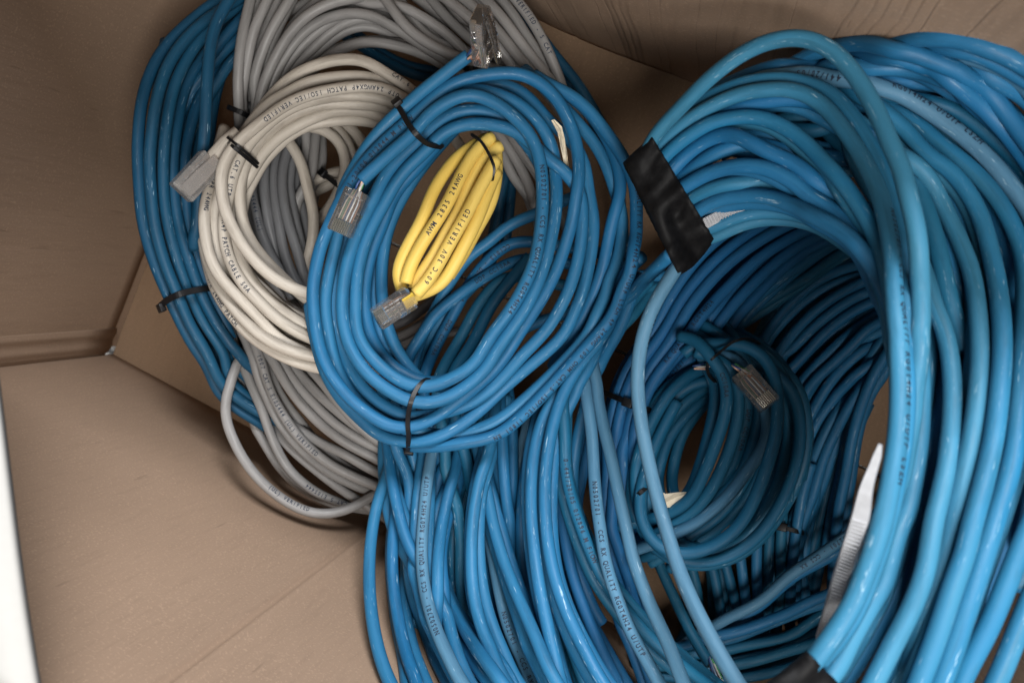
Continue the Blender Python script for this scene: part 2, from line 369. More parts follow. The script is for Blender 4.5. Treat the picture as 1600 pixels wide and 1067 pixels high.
# ------------------------------------------------------------------ cable runs
DATA = """
F text1|front|b|o|338 332 330 330 333 338|638,669 617,669 594,659 573,645 550,627 531,605 516,584 505,561 497,536 493,511 489,479 489,448 494,416 501,384 512,359 522,334 540,300 552,280 569,255 590,232 615,209 636,192 649,179 670,158 691,141 712,128 744,119 775,115 810,114 835,124 856,139 873,158 885,181 896,207 902,232 904,255 903,280 900,303 898,327 892,355 883,384 873,414 860,443 843,473 824,502 810,523 780,570 754,595 722,622 691,645 670,658
F p2|front|b||322 326 328 332 334 332 338 342 345 346|564,283 579,268 600,249 623,228 647,209 659,190 680,171 708,154 733,146 765,156 788,170 810,188 829,211 841,238 846,266 848,291 848,308 847,332 845,357 841,384 835,412 824,439 810,467 795,490 780,511 767,525 746,570 718,586 691,599 666,606 640,603 623,595 600,578 579,557 562,532 554,508 556,479 556,448 560,418 566,391 575,363 590,332 604,308 623,274 649,249 670,232 682,215 701,202 733,193 773,195 801,202 829,223 858,249 885,274 907,299 909,357 907,384 900,418 888,456 875,481 858,511 809,563 780,599 744,627 701,643 661,651 636,652 607,639 579,620 558,599 541,570 531,542 525,513 521,486 522,448 528,410 536,384 547,353 573,282 598,253 628,225
F y|front|b||334 332 330 330 330 334 338|647,190 670,171 701,150 740,138 761,143 788,150 810,162 833,181 850,202 862,228 869,255 871,282 871,303 869,332 863,363 856,395 848,420 835,452 822,479 807,502 791,523 775,545 750,582 722,608 695,624 670,630 644,629 628,622 607,610 581,591 560,567 545,540 537,511 534,479 536,448 543,410 554,374 569,342 585,313 602,276 628,247 653,223 666,208 682,193 708,177 733,171 760,173 778,181 799,196 816,217
F v|front|b||344 343 342 340 343 346 348|649,185 680,166 740,135 772,131 799,135 820,147 839,166 854,188 875,204 896,223 909,244 917,270 919,301 927,332 928,363 923,397 917,431 909,460 896,490 883,521 780,610 754,637 722,664 691,682 661,691 638,691 598,683 575,667 558,649 537,629 518,601 503,570 495,538
F f1|front|b||326 332 338 342 345 345 343 343 342 344|732,87 712,102 687,123 663,143 640,162 617,181 594,204 573,230 558,255 543,282 533,303 528,370 520,401 512,437 507,479 512,508 517,532 523,555 531,580 543,603 562,627 590,648 619,661 649,672 691,683 733,675 780,656 921,521 936,490 951,456 961,424 969,393 972,359 970,325 961,302 959,291 951,266 938,238 923,215 904,194 888,175 867,154
F g|front|b||340 342 343 345 348|691,215 676,236 661,251 640,276 617,301 598,353 581,389 573,427 569,458 571,490 573,511 581,530 596,555 617,576 640,589 655,596 680,599 712,589 739,570
F h|front|b||345 347 347 348 350|687,228 670,247 653,270 632,301 607,353 598,395 595,437 596,469 602,500 604,511 611,527 623,553 638,574 649,589 666,601 691,605
F k|front|b||349 350 350 352|670,244 644,280 625,303 602,363 591,405 585,439 585,469 589,496 590,513 598,538 611,559 628,580
F text8|front|b||336 334 336 340 344|835,118 858,134 883,143 904,158 923,175 940,198 957,221 974,247 987,272 994,297 995,342 997,384 993,418 982,448 970,475 953,502 934,523 780,679 744,688 712,692 676,695 653,696
F z|front|b||340 338 342 348|875,141 900,156 921,175 938,198 953,223 963,249 969,274 971,299 963,325 955,353 949,384 942,418 930,454 917,486 900,519
Y 1|yellow|y||342 334 328 326 326 332|760,217 744,225 727,236 712,247 695,270 676,299 661,342 642,376 628,405 620,431 632,455
Y 2|yellow|y||336 330 325 322 322 330|769,215 741,238 725,266 712,291 699,319 682,346 661,378 647,405 637,429 637,445
Y 3|yellow|y||338 330 327 331|782,228 765,232 750,255 733,282 718,330 699,359 682,393 663,422 649,443 649,456
Y 4|yellow|y||330 324 322 328|775,249 760,276 741,311 725,342 706,374 689,405 674,431 657,452 649,458
Y 5|yellow|y||332 326 326 332|775,266 758,308 748,338 729,376 710,412 689,445 642,460
Y 6|yellow|y||342 340 338|775,232 777,270 769,313 760,334 748,351 729,389 701,431
M 1|taped|b||364 366 375 380|905,305 870,318 839,335 810,344 782,361 757,386 744,389 718,418 699,448 685,475 670,502 661,523 649,555 642,584 628,627 663,784 658,863
M 2|taped|b||364 366 362 372 370 365|1000,430 940,425 880,410 810,405 782,418 757,433 740,443 716,462 691,481 670,502 661,523 644,544 635,566 628,595 619,635 615,690 642,753 635,810 636,871 645,933 663,985 684,1029 704,1070 728,1103
M 3|taped|b||364 366 375 385 385|960,400 880,385 799,378 776,395 757,412 731,448 716,475 703,500 691,521 678,548 668,574 659,591 700,766 689,828 682,898 684,972 702,1038 724,1090
M 4|taped|t||364 366 375 375|980,450 900,450 795,431 772,445 753,469 739,490 718,532 703,555 691,578 682,593 719,845 719,906 726,959 737,1016 759,1073
M 5|taped|t||364 366 380 385|829,401 810,424 791,445 774,467 761,488 744,527 729,551 714,572 703,589 741,775 750,845 759,928 781,994 803,1051 820,1090
M 6|taped|b||364 395 398 400|718,469 695,494 666,532 655,557 647,580 636,627 632,714 625,766 612,828 610,884 617,950 630,1016 641,1068
M 7|taped|b||364 370 382 385|985,410 960,440 910,480 888,490 817,513 775,563 785,657 768,731 759,784
H 1|taped|b||390 370 330 300|615,683 606,744 596,762 584,810 577,871 577,924 584,985 597,1038 612,1073 632,1108
H 2|taped|b||385 372 360 350|604,673 606,694 612,749 623,801 634,845 654,884
H 4|taped|b||385 370 345 315|625,705 621,766 615,828 612,884 619,950 632,1016 645,1070
H 6|taped|f||372 360 345 318 300|682,681 677,698 667,753 661,819 658,871 665,928 680,981 702,1029 722,1070 750,1103
H 7|taped|b||385 378 368|702,696 691,740 682,788 675,845 671,906
H 8|taped|b||382 372 360 330|719,696 704,749 693,806 684,863 684,915
H 9|taped|b||385 368 345 305 290|667,876 677,900 702,950 733,994 759,1031 787,1070
H 10|taped|t||385 385 380|735,701 719,766 708,828 705,906 711,994 733,1064
H 11|taped|b||360 350 340 320 300|769,681 770,694 750,744 739,810 736,871 740,933 754,985 776,1038 794,1073 820,1108
H 13|taped|b||375 360 340 315 300|746,705 757,749 768,810 785,871 807,928 833,985 864,1055 886,1095
H 14|taped|b||368 362 370 380|783,670 787,744 793,810 799,871 805,915
H 15|taped|f||382 384 386|824,666 811,731 803,784 794,845
H 16|taped|b||372 370 370 368|829,696 817,766 814,845 820,915 833,985 851,1038
H 17|taped|b||352 346 340 322 305|930,507 873,609 849,648 833,714 829,775 833,845 842,915 857,985 875,1070 890,1103
H 18|taped|b||344 340 335 318 300|942,507 881,609 869,644 857,696 851,766 854,832 865,898 886,959 916,1020 943,1070 969,1103
H 19|taped|t||355 352 342 338|972,486 880,605 882,664 880,706 885,749 897,794 911,833 927,875 942,905 967,938 1001,981 1034,1014 1074,1045
H 20|taped|f||360 345 330|772,880 785,950 798,994 816,1029 831,1073
H 21|taped|t||388 380 370 350|750,845 759,928 781,994 803,1051 816,1081
H 22|taped|s||375 370 360 350|864,709 875,775 884,845 897,906 921,972 943,1020
H 23|taped|s||375 375 370 360|903,696 890,766 890,845 912,915
H 24|taped|b||395 395 385 340|645,714 643,784 634,880 632,950 645,1016 667,1070
H 25|taped|t||392 390 380 350|785,784 776,863 785,941 811,1016 838,1073
H 26|taped|t||385 382 370 340|846,744 846,836 864,933 890,1003 912,1068
R 1|taped|f||364 352 338 322 305 285|945,500 936,530 925,583 927,617 939,659 953,706 962,749 971,794 981,833 984,857 1003,913 1023,961 1046,1009 1068,1069 1085,1104
R 2|taped|f||350 345 338 325 305|916,602 925,664 927,721 930,763 934,805 942,847 940,854 953,902 970,950 986,989 1009,1028 1031,1069 1051,1104
R 3|taped|f||304 305 310 300 270 250|1062,405 1048,432 1033,454 1019,480 1008,510 999,547 996,578 995,597 997,622 1002,664 1012,715 1023,763 1034,805 1046,841 1051,863 1068,908 1090,958 1113,1000 1135,1040 1154,1069 1172,1099
R 4|taped|b||300 320 345|1050,395 1020,425 1004,437 980,456 963,479
R 5|taped|b||310 325 350|1030,370 1005,385 993,401 976,431 961,460
R 6|taped|b||330 350 372 372|1010,400 990,440 975,490 936,552 920,608 909,653 899,698 894,737 894,782
S A|royal|s||372 365 366 370 372|1212,333 1173,342 1136,362 1102,390 1080,415 1058,446 1039,482 1022,522 981,574 970,608 958,645 953,692 957,737 947,781 953,837 964,885 978,941 995,997 1012,1048
S B|royal|s||374 364 362 366 372|1249,340 1212,345 1173,364 1136,390 1102,421 1080,446 1058,480 1039,519 1001,569 984,602 975,642 968,681 965,721 968,760 956,798 964,851 978,908
S C|royal|s||374 364 360 364 370|1285,340 1249,343 1201,367 1162,392 1125,423 1097,454 1061,502 1047,533 1017,569 1001,597 988,633 979,676 975,721 978,763 984,819
S D|royal|s||376 366 360 360 368|1313,345 1274,349 1232,373 1187,401 1150,435 1117,471 1088,508 1070,539 1034,572 1017,597 1003,631 992,664 986,706 986,749 989,791
S E|royal|s||380 370 362 360 370|1327,350 1294,360 1254,378 1212,409 1173,446 1139,482 1108,519 1082,560 1062,583 1040,608 1023,636 1009,673 999,706 995,749
S F|royal|b||385 380 385 395|1350,356 1316,370 1277,392 1237,421 1201,449 1167,477 1136,513 1108,550 1068,597
S G|royal|t||395 392 395 400|1372,367 1339,381 1299,404 1260,435 1226,454 1192,474 1156,494 1122,513
S H|royal|b||400 402 408 415|1395,404 1358,411 1319,418 1277,437 1237,471 1206,508 1190,533 1178,561
S I|royal|b||402 405 410 418|1412,421 1378,430 1333,446 1291,471 1254,502 1229,533 1215,550 1204,578
S J|royal|b||402 405 412 420|1412,440 1381,449 1341,460 1299,488 1260,519 1237,550 1206,563
S K|royal|b||400 405 412 420|1417,451 1384,463 1347,477 1305,505 1274,533 1251,564 1225,584
S L|royal|b||404 408 414 420|1417,474 1386,484 1355,502 1322,527 1294,555 1274,578 1253,592 1242,621
S M|royal|b||400 405 412 420|1417,494 1386,505 1361,519 1333,541 1308,567 1273,590 1259,615 1251,637
S N|royal|b||402 406 412 420|1419,497 1388,517 1352,531 1318,550 1284,581 1262,615 1253,646
S O|royal|b||402 408 414 420|1416,519 1388,533 1357,547 1324,570 1293,604 1270,637 1259,660
S P|royal|b||400 405 412 420|1414,536 1386,550 1360,570 1329,601 1301,632 1280,666 1267,694
S Q|royal|b||405 408 415 420|1380,553 1352,584 1326,615 1304,646 1287,677 1276,710
S R|royal|b||390 395 402 410|1414,519 1394,542 1369,578 1348,626 1329,694 1321,750 1312,781 1307,823 1304,860
S T|royal|b||400 405 412 420|1380,559 1352,592 1335,621 1312,660 1290,702 1272,747 1262,784 1251,823 1245,857 1242,893
S U|royal|t||420 425 428|1293,694 1273,733 1242,775 1228,823 1217,860 1217,896
S V|royal|t||425 428 430|1318,677 1301,722 1282,789 1270,837 1265,868 1262,902
K text|royal|f||385 390 400|1357,812 1321,839 1293,858 1265,878 1234,896 1197,933 1164,953 1138,964 1119,976
K 2|royal|b||392 396 402|1346,908 1298,927 1256,943 1242,953 1220,962 1183,976 1147,989 1124,992 1090,1003
K 3|royal|t||405 408 412|1329,938 1284,958 1234,995 1211,1000 1169,1006 1130,1014 1096,1020 1057,1020
K 4|royal|t||400 402 408|1329,981 1279,1003 1228,1017 1200,1026 1175,1033 1141,1040 1107,1042 1062,1040
K 5|royal|t||405 408 412|1293,1020 1251,1037 1225,1045 1197,1052 1155,1059 1113,1062 1074,1059
K 6|royal|t||415 418 420|1284,981 1242,995 1183,1000 1141,1012 1099,1028 1057,1031
V 1|royal|t||420 422 424|1105,860 1113,885 1121,922 1127,964 1130,992
V 2|royal|t||415 418 422|1127,860 1135,885 1144,922 1152,947 1158,981
V 3|royal|b||412 415 420|1155,860 1159,885 1161,908 1166,941 1169,981
V 4|royal|b||408 412 418|1183,837 1182,879 1183,922 1186,961
V 5|royal|t||412 415 420|1202,851 1200,885 1201,916 1197,958
V 6|royal|t||408 412 420|1223,809 1220,851 1220,893 1217,941
V 7|royal|b||405 410 420|1254,784 1245,823 1240,874 1238,924
V 8|royal|t||425 426 427|1071,860 1082,888 1089,919 1093,947
V 9|royal|t||405 402 395 380|1020,851 1027,874 1040,905 1057,941 1074,978 1093,1012 1110,1038
T 1|teal|t|o|360 352 350 352 360|1175,563 1209,580 1234,602 1247,636 1251,681 1242,732 1223,780 1195,825 1164,855 1121,875 1079,878 1040,864 1012,833 998,794 995,749 1006,698 1029,642 1057,602 1096,574 1135,558
T 2|teal|t||344 336 334 340 350 358|1132,538 1159,538 1187,551 1206,576 1214,605 1215,637 1213,679 1209,692 1199,726 1180,777 1155,822 1121,850 1085,864 1051,864 1023,850 1003,819 998,777 1006,732 1026,681
T 3|teal|f||352 350 348 350 356|1115,553 1144,555 1170,584 1191,627 1201,669 1195,695 1166,737 1141,771 1113,796 1079,819 1051,834 1029,843
T 4|teal|t||342 338 340 348 358|1115,565 1128,578 1136,601 1136,631 1130,660 1119,690 1113,709 1096,749 1076,788 1015,810
T 5|teal|t||346 342 342 346 356|1111,555 1132,563 1147,584 1155,616 1153,648 1147,681 1135,715 1119,751 1099,782 1074,805 1046,819
T 6|teal|t||354 352 352 355|1125,548 1149,570 1161,597 1168,627 1166,660 1157,690 1155,709 1138,746 1116,774
T 7|teal|t||352 352 354 356|1140,540 1166,565 1180,601 1187,637 1182,669 1172,698 1161,732 1135,766 1107,788
T 8|teal|t||362 362 364 364|1117,599 1094,610 1071,627 1050,648 1033,673 1020,700 1017,712 1009,749 1009,782 1020,805
T 9|teal|t||366 366 368 366|1115,610 1098,624 1079,639 1060,660 1043,683 1037,704 1029,729 1026,760 1031,788 1046,805
T 10|teal|t||356 358 360 362|1111,593 1085,593 1062,610 1043,631 1026,656 1012,687 1001,732 998,771
T 11|teal|t||370 370 372 370|1111,618 1090,643 1073,664 1062,686 1056,707 1054,721 1048,749 1051,777 1065,799
T 12|teal|t||366 364 364 366|1115,582 1098,582 1073,593 1054,608
T 13|teal|t||362 358 362|1170,538 1191,551 1214,572 1229,601 1239,627 1250,660 1248,687 1239,732
N 0|taped|n||302 270 249 236 222 214 216 224 228|1005,262 1015,230 1020,214 1056,177 1098,132 1141,96 1183,71 1225,59 1261,59 1292,72 1318,94 1343,127 1363,161 1379,194 1394,234 1405,250 1418,303 1429,345 1435,387 1435,429 1435,471 1433,513 1430,555 1427,597 1425,650 1418,692 1412,730 1403,770 1393,808 1380,850
N 1|taped|n||303 280 264 244 226 212 204 202 204|1010,275 1025,245 1028,234 1056,203 1093,177 1141,152 1183,141 1225,139 1259,146 1287,163 1312,189 1335,222 1354,259 1372,292 1384,334 1393,377 1399,419 1401,461 1405,523 1407,587 1404,671 1399,713 1389,765 1378,818 1361,871 1352,895 1333,943 1307,985 1280,1023 1265,1042
N 3|taped|n||304 282 271 254 242 234|1015,290 1037,259 1065,228 1098,203 1135,186 1171,180 1208,189 1242,208 1270,234 1298,267 1323,295 1341,322 1364,362 1381,406 1392,454 1398,505
N 4|taped|b||304 285 268 259 244|1025,300 1051,267 1079,239 1107,215 1132,208 1160,217 1197,239 1233,259 1270,281 1298,304 1318,320 1347,345 1364,373 1375,406
N 5|taped|b||305 290 278 272 270|1030,310 1045,284 1084,256 1121,234 1152,222 1191,225 1239,239 1281,242 1323,242
N 6|taped|b||305 286 270 259 245|1035,325 1059,295 1093,276 1132,263 1174,259 1211,265 1247,281 1277,305 1310,328 1333,350 1355,381
N 7|taped|n||306 286 275 268 271|1045,330 1067,312 1104,295 1146,281 1191,277 1222,284 1253,301 1294,336
N 8|taped|b||306 288 272 259 246 236|1055,345 1080,328 1114,311 1164,302 1215,308 1260,322 1299,342 1333,370 1358,401 1378,435 1392,477
N 9|taped|n||308 296 292 285 275|1070,365 1105,360 1136,343 1173,332 1215,331 1254,336 1291,350 1327,376
N 10|taped|n||271 249 236 219 209 204|1330,235 1363,303 1418,355 1437,408 1452,440 1456,466 1469,492 1479,523 1486,565 1489,608 1489,650 1487,671 1483,713 1475,765 1464,818 1456,871 1451,895 1430,943 1404,990 1377,1042 1364,1069 1345,1106
N 11|taped|n||244 236 222 212 206|1435,513 1440,555 1441,587 1440,629 1438,681 1433,723 1420,776 1405,818 1391,871 1385,895 1364,937 1339,979 1310,1025 1284,1065 1261,1095
N 12|taped|b||259 244 236 227 222|1445,423 1452,502 1463,544 1470,582 1471,608 1468,650 1462,681 1456,723 1445,765 1435,808 1422,860 1413,895 1394,933 1371,973 1352,1011 1329,1047 1312,1069 1291,1101
N 13|taped|n||270 259 239 222 214 214|1293,169 1335,191 1360,225 1418,250 1437,267 1456,292 1479,334 1500,377 1517,419 1525,461 1530,513 1532,555 1530,597 1526,639 1521,671 1513,713 1502,755 1494,797 1486,839 1478,863 1463,901 1447,943 1430,981 1413,1021
N 14|taped|b||257 246 244|1467,366 1475,387 1490,429 1498,467 1506,513 1513,555 1516,587 1513,620 1509,650
N 15|taped|n||271 254 239 222 212 204 200|1357,157 1397,186 1425,214 1448,250 1477,258 1500,284 1521,313 1536,349 1549,398 1558,440 1562,471 1566,513 1566,565 1561,618 1555,671 1547,713 1534,765 1519,818 1507,871 1499,895 1480,947 1463,1000 1442,1053 1430,1095
N 16|taped|n||271 257 244 229 214 204 200|1397,180 1425,194 1453,216 1509,256 1542,288 1568,324 1589,366 1600,402 1599,523 1596,587 1590,650 1584,713 1570,765 1553,818 1536,871 1523,905 1504,969 1482,1032 1468,1069 1451,1101
N 17|taped|f||282 273 257 246 234 224|1157,136 1180,125 1202,118 1247,113 1292,116 1332,124 1374,129 1414,149 1453,174 1492,202 1529,233 1560,264 1585,298 1612,330 1640,420 1645,560 1630,720 1600,850
N 18|taped|b||290 271 259 251 246 239|1237,112 1256,100 1284,84 1326,74 1369,73 1414,73 1453,84 1492,104 1526,129 1557,160 1585,197 1605,225 1640,280 1680,420
N 19|taped|b||282 266 250 242 235|1369,86 1394,75 1425,66 1467,65 1509,67 1551,79 1600,101 1660,150
N 20|taped|f||267 257 249 246|1453,82 1504,90 1537,100 1571,117 1602,138 1650,190
N 21|taped|b||272 271 263 255|1318,107 1352,102 1383,99 1425,101 1467,112 1509,132 1543,157 1574,183 1602,216
N 22|taped|b||281 273 265 269|1341,124 1369,122 1402,122 1439,121 1481,126 1515,143 1546,166 1574,197
N 23|taped|t||272 271 263 254|1369,141 1439,159 1481,167 1518,191 1551,219 1579,242 1602,264 1640,330
N 24|taped|b||278 265 261 249|1293,146 1335,152 1369,169 1397,191 1425,222 1447,259 1467,298 1479,303 1507,345 1523,385 1534,429
N 25|taped|b||278 273 260 247|1411,186 1445,218 1470,239 1495,267 1518,298 1570,377 1585,429 1591,471
N 26|taped|t||278 271 257|1374,174 1419,202 1439,236 1461,281 1475,315
N 27|taped|b||268 264 254|1467,225 1495,253 1523,275 1551,300 1595,355 1620,420
N 28|taped|b||291 278 266 265 255|1084,206 1118,183 1169,163 1214,155 1253,152 1292,163 1318,186 1369,214 1383,242 1397,275
N 29|taped|t||290 285 280 275|1146,194 1197,200 1233,203 1270,206 1346,186
N 30|taped|t||294 290 284 280|1157,222 1197,228 1253,236 1298,238 1337,239 1369,211
N 31|taped|t||296 292 286 280|1214,245 1253,255 1295,263 1337,267 1369,242
N 32|taped|t||290 284 276 270|1180,208 1225,186 1261,183 1295,197 1323,222 1349,253
N 33|taped|t||253 245 242|1445,313 1456,351 1467,393 1475,431 1483,467 1490,492
N 34|taped|t||248 243 236|1448,540 1456,587 1457,629 1455,671 1452,702 1439,755 1427,808
N 35|taped|b||244 234 224|1511,597 1509,639 1502,692 1496,734 1483,787 1473,839 1438,931 1419,990 1396,1042 1383,1069
N 36|taped|n||219 209 202|1660,600 1640,700 1625,787 1606,829 1589,871 1540,990 1520,1025 1504,1055 1491,1084
N 37|taped|n||229 216 204|1680,640 1665,760 1640,860 1600,960 1560,1060 1530,1120
N 38|taped|b||262 247 237|1523,157 1565,197 1600,233 1650,360 1690,520 1690,700
W 1|white|w||372 366 360 365 372|333,263 328,284 322,302 318,336 321,373 329,406 343,432 363,454 388,474 405,496 416,513 433,530 455,541 478,550 500,553
W arch|white|w||385 375 368 370 378|402,180 416,160 433,141 447,126 478,108 512,96 545,92 579,97 590,108 621,126 646,145 671,169 694,197
W 2|white|w||368 360 356 355 360|637,157 601,138 559,135 517,141 480,149 447,163 419,183 388,207 366,228 351,250 344,281 346,297 349,322 360,350 377,381 402,412 430,437 458,451 484,461 512,466
W 2b|white|w||376 370 368 370|649,146 601,126 559,119 517,122 480,129 447,150 419,169 394,194 374,222 363,247
W 3|white|w||372 364 360 362 368|637,169 592,153 550,149 512,152 475,160 444,173 419,193 396,215 377,242 364,273 360,298 357,305 350,336 349,359 353,390 366,423 382,449 405,474 433,499 461,516 486,529 512,539
W 4|white|w||376 370 366 366|626,180 592,166 554,166 517,163 489,169 461,180 433,200 410,222 391,247 377,278 374,305 375,328 382,359 396,384 413,406 433,426
W 5|white|w||378 370 366 364 370|615,194 578,174 531,170 495,180 461,197 433,212 413,233 396,259 387,281 363,314 360,353 371,392 382,421 399,449 425,474 450,494 478,510 506,522
W 6|white|w||380 374 370|606,197 573,188 545,187 503,191 472,198 444,218 422,239 405,259 396,281 382,302 377,336
W L1|white|w||374 366 364 366|326,415 337,443 349,460 371,488 405,519 439,541 475,554 498,558 526,561
W L2|white|w||376 370 368 370|323,406 335,449 349,474 363,494 388,522 419,544 450,561 484,572 506,577 534,578
W L4|white|w||380 374 372 374|377,412 388,432 405,446 425,466 447,488 475,508 500,519
W L5|white|w||382 378 376 378|337,336 340,378 351,415 371,446 394,471 419,496 439,516
W i1|white|w||392 388 390 395|472,197 495,198 517,207 534,225 541,247 540,275 529,298
W i2|white|w||395 392 394|512,194 529,202 543,222 548,239
W i3|white|w||395 392 395|537,194 557,205 569,228 574,247
W i4|white|w||392 386 384 388|441,211 453,222 467,247 478,275 477,286 488,319 491,347 488,381 481,406
W i5|white|w||400 398 398|498,281 515,270 534,264 557,267
W i6|white|w||402 400 400|495,295 512,284 529,281
G stray|grey|g||412 400 395 405 415|399,527 397,531 376,562 359,593 351,624 352,655 365,689 387,728 418,762 452,787 486,802 514,803 542,797 567,784 584,773 606,759
G 2|grey|g||400 410 415 420 420|349,466 354,494 366,525 365,537 382,575 397,613 410,644 421,677 432,700 446,728 471,753 500,773 525,784 553,790 581,795 609,798
G 3|grey|g||402 408 412 415|360,485 377,527 393,573 410,607 426,641 449,677 480,711 514,738 550,756 584,769 609,773
G text|grey|g||400 402 404 408 412|394,522 402,541 404,554 412,585 424,616 441,646 463,679 491,707 519,728 547,742 581,758 609,767
G 5|grey|g||408 412 415|412,557 426,599 441,624 457,649 483,680 514,711 547,734 581,750
G 6|grey|g||398 398 400 404|418,551 432,571 449,602 474,635 505,666 539,689 570,706 601,724 620,734
G 7|grey|g||402 400 400 404|435,559 449,579 466,596 491,628 522,661 553,683 598,703 620,714
G 8|grey|g||402 398 398 402|457,573 480,602 502,621 530,644 564,672 601,691
G 9|grey|g||398 394 394 398|488,579 508,602 533,635 559,663 590,689 609,703
G 10|grey|g||405 402 402|474,582 497,613 525,638 553,658
G 11|grey|g||406 405 408|480,677 508,696 539,708 567,727 604,745
G 12|grey|g||415 415 418|432,672 457,703 497,736 530,762 567,786 595,804
G 13|grey|g||418 418 420|418,604 446,655 474,689 508,717
G u1|grey|g||400 388 382 388 398|382,214 378,180 374,157 372,121 375,84 381,42 392,0 400,-50 430,-100
G u2|grey|g||400 388 382 388|389,191 383,152 383,118 389,79 400,37 419,0 440,-60
G u3|grey|g||400 388 382 388|396,180 392,152 397,118 411,76 429,37 453,0 480,-60
G u4|grey|g||398 386 380 380 384|399,180 403,155 413,126 430,90 450,56 478,25 517,3 564,-11
G u5|grey|g||400 390 384 382 384|405,174 418,143 429,118 446,87 471,53 503,31 540,21 579,23 604,37 637,56 671,79 702,98 727,124
G u6|grey|g||404 396 390 390|413,166 427,135 444,107 470,73 503,42 534,25
G u7|grey|g||406 400 396 394|427,157 455,110 478,90 512,55 545,31 580,27
G u8|grey|g||408 402 398 398 402|433,169 461,121 478,96 503,72 540,46 580,37 606,53 637,70
G u9|grey|g||398 392 390 394|484,110 517,84 551,70 559,66 592,66 637,76 671,89 696,103 722,121
G c1|grey|g||380 374 372 378|587,-17 604,0 626,34 654,59 682,76 705,86 725,93
G c2|grey|g||388 382 380 384|536,-6 578,3 621,7 660,27 694,49 722,76 750,107
G c3|grey|g||392 386 380 378|480,17 497,0 531,-8 573,-17
G c4|grey|g||376 370 368|671,-20 699,0 727,22 755,46 778,73
G c5|grey|g||376 370 368 372|699,-20 727,0 755,25 784,56 812,90 840,118 859,146
G c6|grey|g||378 372 368 372|733,-22 761,1 789,34 817,73 843,110 865,138
G c7|grey|g||384 378 376 380|767,-17 792,8 817,48 840,84 857,121 871,152
G ctext|grey|g||378 370 368 374 382|786,-22 812,6 837,42 857,82 869,112 878,138 885,174
G c8|grey|g||392 390 390|660,-17 694,25 727,56 761,84
G c9|grey|g||395 392 390|635,-17 677,17 705,37 733,53
G c10|grey|g||400 398 396|514,17 564,11 601,20 637,37 677,56
G r1|grey|g||388 388 390 395|755,180 778,205 798,233 817,270 831,298 829,311 843,342
G r2|grey|g||385 385 390|770,174 792,208 817,242 834,264 854,298
G r3|grey|g||390 390 395|761,197 786,239 803,281 820,297 834,322 848,347
G m1|grey|d||394 388 386 390 396|399,225 402,253 391,286 397,317 408,353 419,384 434,415 450,443 472,471
G m2|grey|d||392 386 385 390|419,219 413,253 412,288 416,319 422,347 427,384 441,421
G m3|grey|d||394 388 386 390|436,225 429,256 429,291 431,331 436,370 447,406 461,437 484,471
G m4|grey|d||392 386 384 390|450,233 441,259 439,286 443,322 453,359 464,392 475,437 484,466
G m5|grey|d||396 392 390|458,247 451,286 458,328 467,370 475,406
G m6|grey|g||400 396 396|492,202 488,239 486,281 464,308 461,347
G m7|grey|g||400 398 398|478,197 481,239 484,275
G m8|grey|d||398 396 398|425,270 413,336 425,373 433,401 447,437
G n1|grey|g||400 398 400|439,437 461,466 484,482 512,499
G n2|grey|g||402 400 402|422,426 450,460 478,488 506,508
G n3|grey|d||410 408 410|598,511 628,507 653,488 676,471 693,452
G n4|grey|g||412 410 412|598,534 628,527 649,513 674,496
G n5|grey|g||412 410 412|615,546 636,538 661,525 682,513
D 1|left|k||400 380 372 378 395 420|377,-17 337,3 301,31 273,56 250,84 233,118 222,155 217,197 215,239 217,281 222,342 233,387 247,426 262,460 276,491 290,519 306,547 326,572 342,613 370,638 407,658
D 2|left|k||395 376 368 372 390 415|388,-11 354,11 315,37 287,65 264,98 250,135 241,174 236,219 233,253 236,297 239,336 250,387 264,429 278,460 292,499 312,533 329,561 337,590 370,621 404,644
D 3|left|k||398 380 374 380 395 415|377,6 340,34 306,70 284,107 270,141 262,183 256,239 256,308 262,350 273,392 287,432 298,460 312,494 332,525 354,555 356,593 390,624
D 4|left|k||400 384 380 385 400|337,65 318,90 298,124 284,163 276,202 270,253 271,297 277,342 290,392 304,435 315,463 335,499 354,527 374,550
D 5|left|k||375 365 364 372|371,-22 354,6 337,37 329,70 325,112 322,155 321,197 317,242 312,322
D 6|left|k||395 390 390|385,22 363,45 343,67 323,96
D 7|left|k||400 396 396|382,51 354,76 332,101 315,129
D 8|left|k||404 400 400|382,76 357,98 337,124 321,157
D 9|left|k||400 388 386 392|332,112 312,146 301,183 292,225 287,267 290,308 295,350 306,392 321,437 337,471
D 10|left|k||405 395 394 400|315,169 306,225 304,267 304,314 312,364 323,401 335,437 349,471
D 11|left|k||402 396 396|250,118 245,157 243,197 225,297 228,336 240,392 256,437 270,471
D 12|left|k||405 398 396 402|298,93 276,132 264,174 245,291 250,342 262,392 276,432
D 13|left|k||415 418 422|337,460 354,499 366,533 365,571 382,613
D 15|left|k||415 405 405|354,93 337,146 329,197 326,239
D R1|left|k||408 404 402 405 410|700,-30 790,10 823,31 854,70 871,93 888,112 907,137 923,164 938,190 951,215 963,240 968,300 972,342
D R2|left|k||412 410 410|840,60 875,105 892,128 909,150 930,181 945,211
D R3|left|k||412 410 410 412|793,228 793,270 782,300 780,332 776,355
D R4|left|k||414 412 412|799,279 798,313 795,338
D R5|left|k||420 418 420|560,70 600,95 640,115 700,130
T 14|teal|t||364 362 362 368|1211,597 1228,636 1234,687 1223,737 1200,788 1169,833 1130,861 1085,872
T 15|teal|t||366 366 366 370|1209,591 1223,631 1225,678 1207,749 1175,805 1141,839 1099,861
T 16|teal|t||366 366 366 370|1180,622 1186,664 1178,715 1155,760 1130,794 1099,822 1062,841
T 17|teal|t||372 370 370 374|1197,622 1203,664 1195,715 1172,766 1141,805 1107,833 1062,850
